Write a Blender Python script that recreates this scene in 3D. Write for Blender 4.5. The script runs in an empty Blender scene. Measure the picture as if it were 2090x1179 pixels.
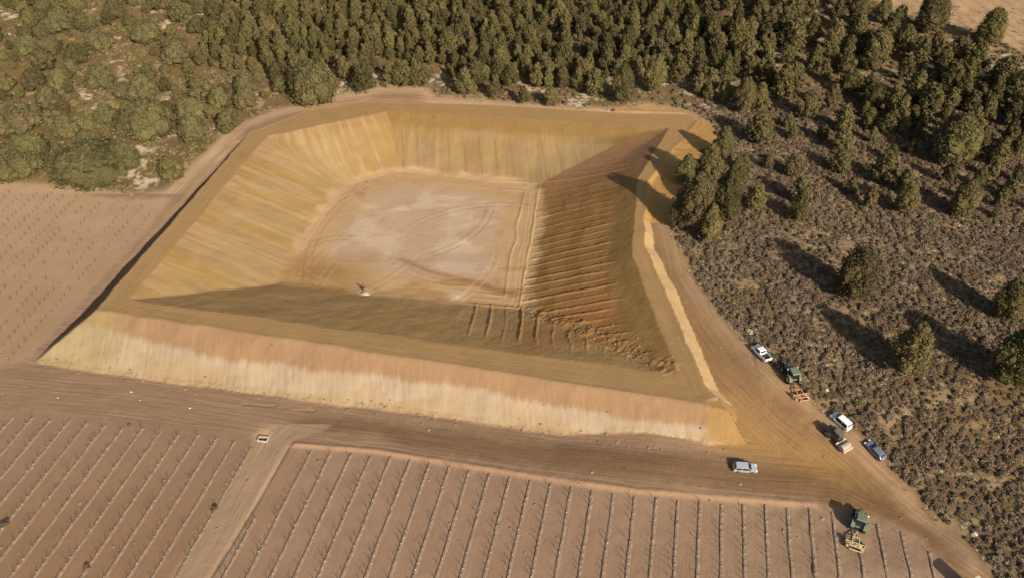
import bpy, math, random
import numpy as np
from math import radians, sin, cos, pi

# ------------------------------------------------------------------ camera, sky, sun, exposure
scene = bpy.context.scene
COL = scene.collection
PITCH = radians(39.5); CAMZ = 120.0
cam_d = bpy.data.cameras.new('camera'); cam = bpy.data.objects.new('camera', cam_d); COL.objects.link(cam)
cam_d.lens = 28; cam_d.sensor_width = 36; cam_d.clip_start = 1; cam_d.clip_end = 6000
cam.location = (0, 0, CAMZ); cam.rotation_euler = (pi/2 - PITCH, 0, 0)
scene.camera = cam
SUN_EL = radians(28); SUN_AZ = radians(150)          # azimuth clockwise from +Y, where the sun stands
world = bpy.data.worlds.new('World'); scene.world = world; world.use_nodes = True
nt = world.node_tree; bg = nt.nodes['Background']
sky = nt.nodes.new('ShaderNodeTexSky'); sky.sky_type = 'NISHITA'; sky.sun_disc = False
sky.sun_elevation = SUN_EL; sky.sun_rotation = SUN_AZ; sky.dust_density = 3.0; sky.ozone_density = 0.8
nt.links.new(sky.outputs[0], bg.inputs[0]); bg.inputs[1].default_value = 0.076
sun_d = bpy.data.lights.new('sun', 'SUN'); sun = bpy.data.objects.new('sun', sun_d); COL.objects.link(sun)
sun_d.energy = 4.2; sun_d.angle = radians(0.6); sun_d.color = (1.0, 0.92, 0.81)
sun.rotation_euler = (pi/2 - SUN_EL, 0, pi - SUN_AZ)
vs = scene.view_settings; vs.view_transform = 'Standard'; vs.look = 'None'; vs.gamma = 1; vs.exposure = 0.70
vs.use_curve_mapping = False
scene.cycles.max_bounces = 6

rng = np.random.default_rng(7); random.seed(7)

# ------------------------------------------------------------------ helpers
def lin(c):
    c = np.array(c, float)/255.0
    return np.where(c <= 0.04045, c/12.92, ((c+0.055)/1.055)**2.4)
def vnoise(x, y, seed=0):
    xi = np.floor(x).astype(np.int64); yi = np.floor(y).astype(np.int64)
    fx = x-xi; fy = y-yi; fx = fx*fx*(3-2*fx); fy = fy*fy*(3-2*fy)
    def hh(a, b):
        h = (a*374761393 + b*668265263 + seed*982451653) & 0xffffffff
        h = ((h ^ (h >> 13))*1274126177) & 0xffffffff
        h = h ^ (h >> 16)
        return (h & 0xffff)/65535.0
    return (hh(xi, yi)*(1-fx)+hh(xi+1, yi)*fx)*(1-fy)+(hh(xi, yi+1)*(1-fx)+hh(xi+1, yi+1)*fx)*fy
def fbm(x, y, seed=0, oct=4):
    v = 0; a = 0.5; t = 0
    for i in range(oct):
        v = v+a*vnoise(x*2**i, y*2**i, seed+i*17); t += a; a *= 0.5
    return v/t
def sstep(a, b, x):
    t = np.clip((x-a)/(b-a), 0, 1); return t*t*(3-2*t)
def line_d(a, b, x, y):                       # signed distance, + on the left of a->b
    dx, dy = b[0]-a[0], b[1]-a[1]; L = math.hypot(dx, dy)
    return (dx*(y-a[1])-dy*(x-a[0]))/L
def seg_near(pts, x, y):                      # nearest polyline: |distance|, signed across, along
    best = np.full(np.shape(x), 1e9); acr = np.zeros(np.shape(x)); alo = np.zeros(np.shape(x)); s0 = 0
    for a, b in zip(pts[:-1], pts[1:]):
        dx, dy = b[0]-a[0], b[1]-a[1]; L = math.hypot(dx, dy)+1e-9
        t = np.clip(((x-a[0])*dx+(y-a[1])*dy)/(L*L), 0, 1)
        d = np.hypot(x-a[0]-t*dx, y-a[1]-t*dy)
        m = d < best
        sg = np.sign(dx*(y-a[1])-dy*(x-a[0]))
        best = np.where(m, d, best); acr = np.where(m, d*sg, acr); alo = np.where(m, s0+t*L, alo); s0 += L
    return best, acr, alo
def poly_sd(poly, x, y):                      # signed distance to polygon, + inside
    best = np.full(np.shape(x), 1e9); ins = np.zeros(np.shape(x), bool); n = len(poly)
    for i in range(n):
        a = poly[i]; b = poly[(i+1) % n]
        dx, dy = b[0]-a[0], b[1]-a[1]; L2 = dx*dx+dy*dy+1e-12
        t = np.clip(((x-a[0])*dx+(y-a[1])*dy)/L2, 0, 1)
        best = np.minimum(best, np.hypot(x-a[0]-t*dx, y-a[1]-t*dy))
        c = ((a[1] > y) != (b[1] > y))
        if a[1] != b[1]:
            ins ^= c & (x < dx*(y-a[1])/(b[1]-a[1])+a[0])
    return np.where(ins, best, -best)
def smin(a, b, k):
    h = np.clip(0.5+0.5*(b-a)/k, 0, 1); return b*(1-h)+a*h-k*h*(1-h)

# ------------------------------------------------------------------ the lie of the land
ZC, ZF = 6.5, -2.0                            # crest of the dam, bottom of the basin
cFL, cFR, cRm, cBR, cBLb, cBLa = (-84.5, 133.9), (33.0, 110.9), (28.4, 150.3), (46.5, 212.5), (-38.3, 223.1), (-71.5, 207.7)
fFL, fFR, fBR, fBLb, fBLa = (-57.0, 150.0), (1.9, 140.4), (8.4, 194.6), (-33.1, 203.0), (-48.5, 195.4)
cRa = (34.0, 184.2)
oFL, oFR, oBL = (-90.4, 130.6), (35.1, 103.5), (-77.1, 210.1)
RIGHT_EDGE = [(39.5, 105.3), (37.8, 108.0), (36.8, 115.2), (35.4, 127.2), (33.6, 140.9), (32.1, 153.8), (33.2, 166.7), (36.5, 183.0), (41.7, 192.7), (50.5, 208.6), (55.4, 217.4)]
BACK_EDGE = [(55.4, 217.4), (53.0, 221.0), (30.0, 222.5), (-7.0, 227.5), (-45.0, 230.5), (-64.0, 223.0), oBL]
OUTER = [oFL, oFR]+RIGHT_EDGE+BACK_EDGE[1:]
def warp(x, y):
    return x+0.9*(fbm(x/5, y/5, 81, 3)-.5), y+0.9*(fbm(x/5, y/5, 82, 3)-.5)
def basin_T(x, y):
    x, y = warp(np.asarray(x, float), np.asarray(y, float))
    def side(c0, c1, f0, f1):
        d = line_d(c0, c1, x, y); e = -line_d(f0, f1, x, y)
        return np.clip(np.clip(d, 0, None)/np.maximum(np.clip(d, 0, None)+e, 2.0), 0, 1.6)
    tF = side(cFL, cFR, fFL, fFR); tL = side(cBLa, cFL, fBLa, fFL)
    tC = side(cBLb, cBLa, fBLb, fBLa); tB = side(cBR, cBLb, fBR, fBLb)
    tR1 = side(cRa, cBR, fFR, fBR); tR2 = side(cFR, cRm, fFR, fBR); tR3 = side(cRm, cRa, fFR, fBR)
    tR = -smin(-tR1, -tR2, 0.14*np.clip(np.maximum(tR1, tR2)*3, 0.005, 1))
    tR = -smin(-tR, -tR3, 0.14*np.clip(np.maximum(np.maximum(tR1, tR3), tR2)*3, 0.005, 1))
    tR = np.where(np.maximum(np.maximum(tR1, tR3), tR2) <= 0, 0, np.clip(tR, 0, 1.6))
    m4 = np.clip(np.minimum(np.minimum(tL, tC), np.minimum(tB, tR))*3, 0.005, 1)
    T = smin(smin(tL, tC, 0.30*m4), tB, 0.14*m4)
    T = smin(smin(T, tR, 0.60*m4), tF, 0.035*m4)
    T = smin(T, 1.0, 0.07)
    return np.clip(T, 0, 1), (tF, tL, tC, tB, tR)
def z_nat(x, y):
    zl = 6.5*np.clip((y-121)/88.0, 0, 1)
    zr = 4.2*sstep(80, 118, y)+0.030*np.clip(y-126, 0, 80)+0.01*np.clip(y-206, 0, 200)
    w = sstep(6, 31, x)
    z = zl*(1-w)+zr*w
    hill = np.clip(y-224, 0, 400)
    z = z+hill*(0.045+0.065*sstep(-20, -130, x))+0.0003*hill**2*sstep(0, -120, x)
    z = z+np.clip(-x-100, 0, 200)*0.03*sstep(190, 240, y)
    return z
def H(x, y, und=True):
    x = np.asarray(x, float); y = np.asarray(y, float)
    zn = z_nat(x, y)
    T, sd = basin_T(x, y)
    zin = ZC-(ZC-ZF)*T
    xw, yw = warp(x, y)
    dF = line_d(oFR, oFL, xw, yw); dL = line_d(oFL, oBL, xw, yw)
    dR, aR, _ = seg_near(RIGHT_EDGE, xw, yw)
    dR = np.where(aR < 0, dR, -dR)
    run = 8.0+3.8*sstep(10, -95, x)
    zfF = ZC-np.clip(dF, 0, None)*(6.5/run)
    zfL = ZC-np.clip(dL, 0, None)/1.48
    zfR = ZC-np.clip(dR, 0, None)*0.55
    fill = np.minimum(np.minimum(zfF, zfL), np.where(y < 215, zfR, ZC))
    fill = fill-0.19*np.clip(x-37, 0, None)*(y < 140)
    so = poly_sd(OUTER, xw, yw)
    dall = np.clip(-so, 0, None)
    cut = ZC+dall*0.32
    zo = np.maximum(np.minimum(zn, cut), fill)
    # an outer road bench beside the pale strip
    z = np.where(so > 0, zin, zo)
    # little bank fringe, spoil heaps and undulation
    if not und: return z
    wild = sstep(3, 14, dall)
    z = z+(fbm(x/9, y/9, 3)-0.5)*0.9*wild*np.where((y > 215) | (x > 50), 1, 0.12)
    z = z-0.55*np.exp(-((dL-7.9+6.9*np.clip((y-125)/85, 0, 1))/0.9)**2)*(dL > 0)*(y > 128)*(y < 205)*0.6
    return z
F_PX = 2090*28/36.0
def at(px, py, dz=0.0, it=500):
    """ground point (raised by dz) under a pixel of the photograph, found by walking along the view ray"""
    u = (px-1045)/F_PX; v = (py-589.5)/F_PX
    r = np.array([u, cos(PITCH)-v*sin(PITCH), -sin(PITCH)-v*cos(PITCH)])
    t0 = (CAMZ-75)/-r[2]; t1 = (CAMZ+4)/-r[2]
    for _ in range(2):
        t = np.linspace(t0, t1, it)
        below = (CAMZ+t*r[2]) < H(t*r[0], t*r[1])+dz
        k = int(np.argmax(below)) if below.any() else it-1
        t0, t1 = t[max(k-1, 0)], t[k]
    return (t1*r[0], t1*r[1])
def atp(l): return [at(*p) for p in l]

AZ = radians(11.75); RD = (sin(AZ), cos(AZ)); RN = (cos(AZ), -sin(AZ))   # row direction and its normal
ROW, C0 = 3.82, -61.0

# ------------------------------------------------------------------ outlines of fields, road, wild land
FIELD_A = atp([(-420, 800), (0, 836), (130, 846), (260, 862), (400, 878), (526, 890), (524, 920), (378, 1179), (288, 1340), (-500, 1340)])
FIELD_B = atp([(604, 906), (760, 918), (1000, 956), (1300, 1000), (1500, 1016), (1660, 1028), (1806, 1058), (1880, 1097), (1908, 1126), (1990, 1210), (2040, 1340), (330, 1340), (436, 1179), (520, 1040)])
FIELD_C = atp([(-560, 372), (0, 386), (130, 392), (270, 410), (352, 404), (300, 470), (200, 575), (66, 722), (0, 756), (-300, 810), (-560, 830)])
FIELD_D = atp([(1778, -160), (1778, -5), (1832, 26), (1920, 46), (1992, 62), (2046, 84), (2092, 112), (2300, 210), (2700, 210), (2500, -160)])
WILD = atp([(-560, 366), (0, 372), (130, 380), (280, 398), (340, 390), (400, 332), (480, 258), (560, 226), (640, 212), (700, 193), (780, 178), (870, 178), (890, 200), (1000, 205), (1140, 218), (1250, 222), (1320, 211), (1400, 224), (1455, 253), (1465, 290), (1432, 312), (1402, 355), (1378, 400), (1370, 470), (1402, 520), (1432, 590), (1480, 650), (1530, 700), (1592, 762), (1680, 830), (1740, 872), (1800, 930), (1850, 985), (1900, 1040), (1960, 1090), (2000, 1132), (2036, 1190), (2060, 1330), (2700, 1330), (2700, -200), (-700, -200)])
DAMP = atp([(600, 862), (640, 850), (720, 852), (1000, 893), (1300, 918), (1460, 938), (1640, 975), (1760, 1000), (1870, 1060), (1990, 1150), (1940, 1150), (1880, 1090), (1780, 1036), (1650, 1020), (1560, 1008), (1300, 978), (1000, 938), (860, 918), (760, 884), (650, 878), (600, 906), (572, 900)])
ROAD_MAIN = atp([(-300, 770), (0, 795), (250, 815), (560, 856), (800, 888), (1100, 935), (1500, 985), (1700, 1002), (1850, 1066), (2000, 1165), (2100, 1260)])
ROAD_RIGHT = atp([(1352, 465), (1375, 560), (1440, 665), (1500, 745), (1600, 840), (1740, 950), (1850, 1050), (1990, 1150)])
ROAD_TRACK = atp([(640, 858), (590, 872), (556, 905), (398, 1179), (300, 1340)])
ROAD_BACK = atp([(330, 408), (420, 322), (500, 250), (620, 216), (770, 196), (1000, 216), (1250, 236), (1400, 250)])
print('outlines done')

# ------------------------------------------------------------------ materials
MATS = {}
def mat(name, col=(0.5, 0.5, 0.5), rough=0.9, metal=0.0, spec=0.3):
    if name in MATS: return MATS[name]
    m = bpy.data.materials.new(name); m.use_nodes = True; b = m.node_tree.nodes['Principled BSDF']
    b.inputs['Base Color'].default_value = (*col, 1); b.inputs['Roughness'].default_value = rough
    b.inputs['Metallic'].default_value = metal; b.inputs['Specular IOR Level'].default_value = spec
    MATS[name] = m; return m
def noisy(name, col, rough=0.8, amp=0.35, scale=6.0, metal=0.0, spec=0.3, bump=0.0, rnd=0.0, hue=0.0, transl=0.0):
    """base colour broken up by noise in object space, with a shift per object"""
    m = mat(name, col, rough, metal, spec); n = m.node_tree.nodes; l = m.node_tree.links; b = n['Principled BSDF']
    tc = n.new('ShaderNodeTexCoord'); nz = n.new('ShaderNodeTexNoise'); nz.inputs['Scale'].default_value = scale; nz.inputs['Detail'].default_value = 5
    l.new(tc.outputs['Object'], nz.inputs['Vector'])
    mr = n.new('ShaderNodeMapRange'); mr.inputs[1].default_value = 0.3; mr.inputs[2].default_value = 0.7
    mr.inputs[3].default_value = 1-amp; mr.inputs[4].default_value = 1+amp; l.new(nz.outputs[0], mr.inputs[0])
    hv = n.new('ShaderNodeHueSaturation'); hv.inputs['Color'].default_value = (*col, 1)
    val = mr.outputs[0]
    if rnd:
        oi = n.new('ShaderNodeObjectInfo')
        m2 = n.new('ShaderNodeMapRange'); m2.inputs[3].default_value = 1-rnd; m2.inputs[4].default_value = 1+rnd; l.new(oi.outputs['Random'], m2.inputs[0])
        mu = n.new('ShaderNodeMath'); mu.operation = 'MULTIPLY'; l.new(val, mu.inputs[0]); l.new(m2.outputs[0], mu.inputs[1]); val = mu.outputs[0]
        if hue:
            wn = n.new('ShaderNodeTexWhiteNoise'); wn.noise_dimensions = '1D'; l.new(oi.outputs['Random'], wn.inputs['W'])
            m3 = n.new('ShaderNodeMapRange'); m3.inputs[3].default_value = 0.5-hue; m3.inputs[4].default_value = 0.5+hue; l.new(wn.outputs[0], m3.inputs[0])
            l.new(m3.outputs[0], hv.inputs['Hue'])
    l.new(val, hv.inputs['Value']); l.new(hv.outputs[0], b.inputs['Base Color'])
    if bump:
        bp = n.new('ShaderNodeBump'); bp.inputs['Strength'].default_value = bump; l.new(nz.outputs[0], bp.inputs['Height']); l.new(bp.outputs[0], b.inputs['Normal'])
    if transl:
        tr = n.new('ShaderNodeBsdfTranslucent'); mx = n.new('ShaderNodeMixShader'); mx.inputs[0].default_value = transl
        l.new(hv.outputs[0], tr.inputs[0]); l.new(b.outputs[0], mx.inputs[1]); l.new(tr.outputs[0], mx.inputs[2])
        l.new(mx.outputs[0], n['Material Output'].inputs[0])
    return m

def soil_material(name, streak_x=2.2, streak_y=0.07, grain=0.22, bump=0.35, clod=2.2):
    """soil colour comes from the 'soil' attribute (real soil types); the flow attribute carries wheel and blade marks"""
    m = mat(name, rough=0.95, spec=0.1); n = m.node_tree.nodes; l = m.node_tree.links; b = n['Principled BSDF']
    def math_(op, a, c):
        q = n.new('ShaderNodeMath'); q.operation = op
        for i, v in enumerate((a, c)):
            if isinstance(v, (int, float)): q.inputs[i].default_value = v
            else: l.new(v, q.inputs[i])
        return q.outputs[0]
    ca = n.new('ShaderNodeAttribute'); ca.attribute_name = 'soil'
    fa = n.new('ShaderNodeAttribute'); fa.attribute_name = 'flow'
    sx = n.new('ShaderNodeSeparateXYZ'); l.new(fa.outputs['Vector'], sx.inputs[0])
    cx = n.new('ShaderNodeCombineXYZ'); l.new(math_('MULTIPLY', sx.outputs[0], streak_x), cx.inputs[0]); l.new(math_('MULTIPLY', sx.outputs[1], streak_y), cx.inputs[1])
    ns = n.new('ShaderNodeTexNoise'); ns.inputs['Scale'].default_value = 1.0; ns.inputs['Detail'].default_value = 4; ns.inputs['Roughness'].default_value = 0.62
    l.new(cx.outputs[0], ns.inputs['Vector'])
    tc = n.new('ShaderNodeTexCoord')
    def noise(sc, det, ro=0.6):
        q = n.new('ShaderNodeTexNoise'); q.inputs['Scale'].default_value = sc; q.inputs['Detail'].default_value = det; q.inputs['Roughness'].default_value = ro
        l.new(tc.outputs['Object'], q.inputs['Vector']); return q.outputs[0]
    n1 = noise(0.16, 5); n2 = noise(clod, 6, 0.7)
    st = math_('MULTIPLY', math_('SUBTRACT', ns.outputs[0], 0.5), sx.outputs[2])
    v = math_('ADD', 1.0, math_('MULTIPLY', math_('SUBTRACT', n1, 0.5), 0.35))
    v = math_('ADD', v, math_('MULTIPLY', math_('SUBTRACT', n2, 0.5), grain*2))
    v = math_('ADD', v, math_('MULTIPLY', st, 1.0))
    hv = n.new('ShaderNodeHueSaturation'); l.new(ca.outputs['Color'], hv.inputs['Color']); l.new(v, hv.inputs['Value'])
    l.new(hv.outputs[0], b.inputs['Base Color'])
    hgt = math_('ADD', math_('MULTIPLY', n2, 0.5), math_('MULTIPLY', st, 0.9))
    bp = n.new('ShaderNodeBump'); bp.inputs['Strength'].default_value = bump; bp.inputs['Distance'].default_value = 0.35
    l.new(hgt, bp.inputs['Height']); l.new(bp.outputs[0], b.inputs['Normal'])
    return m
M_SOIL = soil_material('loose_soil')
M_FIELD = soil_material('tilled_soil', 3.0, 0.12, 0.20, 0.4, 3.0)
M_BASIN = soil_material('graded_clay', 2.0, 0.06, 0.17, 0.45, 3.4)
M_WILD = soil_material('stony_ground', 1.0, 1.0, 0.42, 0.6, 1.6)

# ------------------------------------------------------------------ terrain grid
def axis(parts):
    out = [parts[0][0]]
    for a, b, s in parts:
        n = max(1, int(round((b-a)/s))); out += list(a+(b-a)*(np.arange(n)+1)/n)
    return np.array(out)
XS = axis([(-330, -150, 0.9), (-150, -106, 0.55), (-106, -88, 0.4), (-88, 58, 0.28), (58, 90, 0.4), (90, 150, 0.6), (150, 330, 0.9)])
YS = axis([(48, 70, 0.5), (70, 96, 0.36), (96, 212, 0.27), (212, 232, 0.36), (232, 280, 0.6), (280, 430, 0.9)])
GX, GY = np.meshgrid(XS, YS); NY, NX = GX.shape
FX = GX.ravel(); FY = GY.ravel()
use = np.abs(FX) < 0.66*np.hypot(FY, CAMZ-4)+28
idx = np.nonzero(use)[0]; X = FX[idx]; Y = FY[idx]
print('terrain verts', len(X))
Z = H(X, Y)
T, (tF, tL, tC, tB, tR) = basin_T(X, Y)
XW, YW = warp(X, Y)
so = poly_sd(OUTER, XW, YW)
inb = so > 0
side = np.argmin(np.stack([tF, tL, tC, tB, tR]), axis=0)
wC = sstep(-0.35, 0.25, tL-tC)
acL = (Y*0.979+X*0.2036)*(1-wC)+(X*0.907+Y*0.42+158.0)*wC
slope = inb & (T > 0.0005) & (T < 0.995)
floor = inb & (T >= 0.995)
T = np.minimum(T, 1)
sA, sB, sC, sD, sW, sDamp = [poly_sd(p, X, Y) for p in (FIELD_A, FIELD_B, FIELD_C, FIELD_D, WILD, DAMP)]
zn = z_nat(X, Y)
dFo = line_d(oFR, oFL, XW, YW); dLo = line_d(oFL, oBL, XW, YW)
dRr, aRr, _ = seg_near(RIGHT_EDGE, XW, YW); dRo = np.where(aRr < 0, dRr, -dRr)
Zb = H(X, Y, False)
bank = (~inb) & (Zb > zn+0.10) & (Y < 212) & (X < 62)
# --- machine marks as real relief
n_big = fbm(X/14, Y/14, 11); n_mid = fbm(X/3.5, Y/3.5, 12); n_sm = fbm(X/1.1, Y/1.1, 13)
rd = np.array(at(1245, 457))-np.array(at(1089, 492)); rd /= np.linalg.norm(rd)
cR = -rd[1]*X+rd[0]*Y
def ridges(c, per, w, ph=0):
    q = (c+ph)/per; k = np.floor(q+0.5); d = (q-k)*per
    return np.exp(-(d/w)**2), k
wob = (fbm(X/6, Y/6, 21)-0.5)*0.7
rr, rk = ridges(cR+wob*0.8, 2.7, 0.19)
rfade = sstep(0.17, 0.28, T+0.10*(vnoise(rk, rk*0, 5)-0.5))*(side == 4)*slope*sstep(0.2, 1.6, line_d(fFR, cFR, X, Y))
rfade = np.clip(rfade, 0, 1)*sstep(206, 192, Y)*(0.5+0.5*sstep(175, 145, Y))
Z = Z+rr*0.33*rfade*(0.55+0.7*vnoise(rk, rk*0+2, 6))*(0.6+0.8*n_mid)+(fbm(X/0.6, Y/0.6, 71)-.5)*0.10*slope*((side == 4) | (side == 0)*(X > -12))
fd = np.array(at(915, 640))-np.array(at(895, 705)); fd /= np.linalg.norm(fd)
cF = fd[1]*X-fd[0]*Y
rr2, rk2 = ridges(cF+wob*1.2+1.2*(fbm(X/9, Y/9, 27)-.5), 3.6, 0.19)
wF = (side == 0)*slope*sstep(-14, -6, X)*sstep(24, 14, X)*sstep(0.15, 0.35, T)
Z = Z+rr2*0.34*wF*(0.45+0.9*vnoise(rk2, rk2*0+3, 9))*(0.6+0.7*n_mid)
# churned heap along the front right hollow
hv, ha, hl = seg_near([(1.9, 140.4), (16, 129), (31, 113)], X, Y)
heap = np.exp(-(hv/2.4)**2)*inb*sstep(0, 6, np.hypot(X-1.9, Y-140.4)+1)
Z = Z+heap*(0.14+0.8*(fbm(X/2.6, Y/2.6, 31, 5)-0.45)+1.0*np.clip(fbm(X/0.8, Y/0.8, 33)-.5, 0, 1))
# tracks round the floor
FLOORP = [fFL, fFR, fBR, fBLb, fBLa]
sfl = poly_sd(FLOORP, X, Y)
def ring(d, w): return np.exp(-((sfl-d)/w)**2)
sfw = sfl+1.3*(fbm(X/7, Y/7, 29)-.5)
frR = -line_d(fBR, fFR, X, Y)*-1
ring2 = lambda d, w: np.exp(-((sfw-d)/w)**2)
nearR = sstep(14, 5, np.abs(line_d(fFR, fBR, X, Y)))
frame = (ring2(0.3, .28)*(.35+nearR)+ring2(1.3, .2)*nearR*.35+ring2(2.4, .2)*nearR*0.3+ring2(4.4, .24)*(.2+.8*nearR))*inb*sstep(-0.8, 0.1, sfl)*(0.35+0.65*sstep(0.35, 0.5, fbm(X/12, Y/12, 28)))
rightedge = sstep(12, 2, -line_d(fBR, fFR, X, Y)*-1)
Z = Z+frame*0.20*(0.5+n_mid)
Z = Z+(n_sm-0.5)*0.06+(n_mid-0.5)*0.10*(~inb)
# crest lip and wheel ruts beside the pale strip
Z = Z+0.06*np.exp(-(so/0.7)**2)
# spoil ridge along the foot of the front bank and ditch at the left-hand field corner
toe = np.exp(-((Z-zn-0.25)/0.25)**2)*bank*(dFo > 3)
Z = Z+toe*(n_sm-0.3)*0.5
Z = Z+bank*(fbm(X/0.55, dFo/7, 72)-.5)*0.16*sstep(0.2, 1.5, dFo)*(dFo > dLo)+bank*(fbm(X/4, dFo/9, 73)-.5)*0.35*sstep(0.2, 2, dFo)*(dFo > dLo)
# berm along the top of the front field and along the track side
bermd, _, _ = seg_near(atp([(604, 906), (760, 918), (1000, 956), (1300, 1000), (1500, 1016), (1660, 1028)]), X, Y)
Z = Z+0.28*np.exp(-(bermd/0.55)**2)*(0.6+0.8*n_mid)
rutd, _, _ = seg_near(atp([(588, 912), (520, 1032), (428, 1179), (340, 1330)]), X, Y)
Z = Z-0.22*np.exp(-(rutd/0.35)**2)
rutd2, _, _ = seg_near(atp([(500, 824), (560, 828), (640, 838)]), X, Y)
Z = Z-0.22*np.exp(-((rutd2+0.5*(n_mid-.5))/0.28)**2)*sstep(.3, .6, n_mid)
def Hs(x, y):                                   # height of the built sheet at single points
    i = np.clip(np.searchsorted(XS, x)-1, 0, NX-2); j = np.clip(np.searchsorted(YS, y)-1, 0, NY-2)
    fx = (x-XS[i])/(XS[i+1]-XS[i]); fy = (y-YS[j])/(YS[j+1]-YS[j])
    return (ZG[j, i]*(1-fx)+ZG[j, i+1]*fx)*(1-fy)+(ZG[j+1, i]*(1-fx)+ZG[j+1, i+1]*fx)*fy
ZG = np.full((NY, NX), -999.0); ZG.ravel()[idx] = Z

# --- soil colours (albedo)
K0 = 1.55
def soil(rgb, k=1.0): return lin(rgb)/(K0*k)
C = np.tile(soil((150, 121, 94), 0.88), (len(X), 1))
def paint(w, rgb, k=1.0):
    global C
    w = np.clip(w, 0, 1)[:, None]; C = C*(1-w)+soil(rgb, k)*w
def soft(sd, w=0.8, nz=1.0): return sstep(-w, w, sd+(n_sm-0.5)*1.6*nz+(n_mid-0.5)*1.2*nz)
dM, aM, lM = seg_near(ROAD_MAIN, X, Y); dRt, aRt, lRt = seg_near(ROAD_RIGHT, X, Y)
paint(sstep(26, 4, dRt)*0.8*sstep(30, 45, X+0.25*(Y-100)), (154, 118, 76))
OCH = atp([(1462, 835), (1492, 806), (1560, 850), (1640, 900), (1750, 965), (1690, 990), (1600, 945), (1480, 915), (1456, 905)])
paint(sstep(-4, 3, poly_sd(OCH, X, Y)+4*(n_big-.5)+2*(n_mid-.5))*0.7, (168, 130, 78), 0.95)
paint(soft(sDamp, 1.6)*0.62, (118, 88, 60))
paint(np.exp(-((aM-3)/2.4)**2)*0.35*sstep(-30, 20, X), (104, 78, 54))
paint(soft(sC, 1.0), (172, 142, 112), 0.88)
paint(soft(sC, 1.0)*sstep(190, 130, Y)*0.6, (150, 119, 88), 0.86)
paint(soft(sA, 0.8), (150, 120, 94), 0.86); paint(soft(sA, 0.8)*sstep(105, 75, Y)*0.5, (144, 109, 78), 0.86)
paint(soft(sB, 0.6), (155, 125, 100), 0.86); paint(soft(sB, 0.6)*sstep(-30, -60, X)*0.5, (148, 113, 82), 0.86); paint(soft(sB, .6)*sstep(10, 50, X)*0.5, (155, 128, 102), 0.86)
dTk, _, _ = seg_near(ROAD_TRACK, X, Y); paint(sstep(4.6, 3.2, dTk+1.2*(n_mid-.5))*0.75*(Y < 104), (172, 142, 112), 0.9)
paint(np.exp(-(bermd/0.9)**2)*0.8, (188, 150, 116))
# wild ground
ww = soft(sW, 0.9)
scrub = sstep(20, 40, X)*sstep(216, 200, Y-0.2*X)
paint(ww, (124, 101, 70)); paint(ww*scrub, (110, 88, 65), 0.85); paint(ww*sstep(0.50, 0.66, n_big)*0.6, (134, 108, 66))
left = sstep(-20, -60, X)
paint(ww*left*sstep(.42, .6, fbm(X/10, Y/10, 77))*0.7, (128, 108, 62))
rocky = sstep(0.56, 0.66, fbm(X/5.5, Y/3.2, 41))*sstep(0.42, 0.6, fbm(X/22, Y/22, 42))
paint(ww*rocky*(1-0.75*scrub)*sstep(0.35, .6, n_sm), (214, 192, 160))
terr = sstep(0.72, 0.78, vnoise(X/9, Y/2.2, 43))
paint(ww*terr*(1-scrub)*0.55*sstep(.4, .6, n_sm), (196, 168, 132))
tus = sstep(0.56, 0.70, fbm(X/4.5, Y/2.6, 44)); paint(ww*scrub*tus*0.75, (168, 142, 104))
paint(np.exp(-((sW+1.5)/2.6)**2)*(1-sstep(60, 90, X))*0.85*(Y > 180), (196, 164, 126))      # pale spoil edge below the wood
paint(np.exp(-((sW+2.2)/2.2)**2)*(X > 25)*(Y < 185)*0.75, (176, 144, 110))
paint(soft(sD, 1.2), (190, 155, 116))
fr, _ = ridges(X*0.9+Y*0.15, 5.0, 0.7); paint(soft(sD, 1.2)*fr*0.45, (150, 118, 84))
# the dam: banks
hb = (Z-zn)
front = bank & (dFo > -0.5) & (dFo > dLo-3)
lev = dFo/(8.0+3.8*sstep(10, -95, X)) + 0.05*(n_big-0.5)+0.14*(fbm(X/0.6, Y/9, 51)-.5)
edge_lvl = 0.43+0.05*np.sin(X*0.09)+0.025*np.sin(X*0.31+1)-0.08*sstep(-70, -86, X)
wf = sstep(-0.3, 0.5, dFo)*bank*(dLo < dFo+1)*sstep(39.5, 36.2, X+1.0*(n_sm-.5))
paint(wf, (210, 166, 124), 1.70)
paint(wf*sstep(edge_lvl-0.07, edge_lvl+0.07, lev), (232, 203, 166), 1.70)
paint(wf*sstep(edge_lvl+0.03, edge_lvl+0.35, lev)*sstep(0.45, 0.6, fbm(X/7, Y/2.5, 52))*0.5, (222, 184, 128), 1.70)
paint(wf*sstep(0.82, 1.0, lev)*0.6, (196, 162, 108), 1.5)
paint(wf*sstep(-80, -88, X)*0.5, (212, 188, 124), 1.7)
paint(sstep(36.3, 37.8, X+0.6*(n_sm-.5))*(~inb)*sstep(0.0, 1.0, Zb-zn+0.9*(n_mid-.5))*sstep(66, 44, X)*sstep(110, 104, Y)*0.85, (170, 134, 84), 1.08)
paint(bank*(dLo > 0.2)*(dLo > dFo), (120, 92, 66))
wr = bank*(dRo > 0)*(Y > 105.5)*(X > 28)
paint(wr*sstep(4.6, 3.4, dRo), (226, 188, 134), 1.22)
cutz = (~inb)*(sW < 0)*(X > 30)*(Y > 165)*(Y < 226)
paint(cutz*1.0, (190, 146, 86)); paint(cutz*sstep(212, 220, Y)*0.7, (186, 152, 108))
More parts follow.
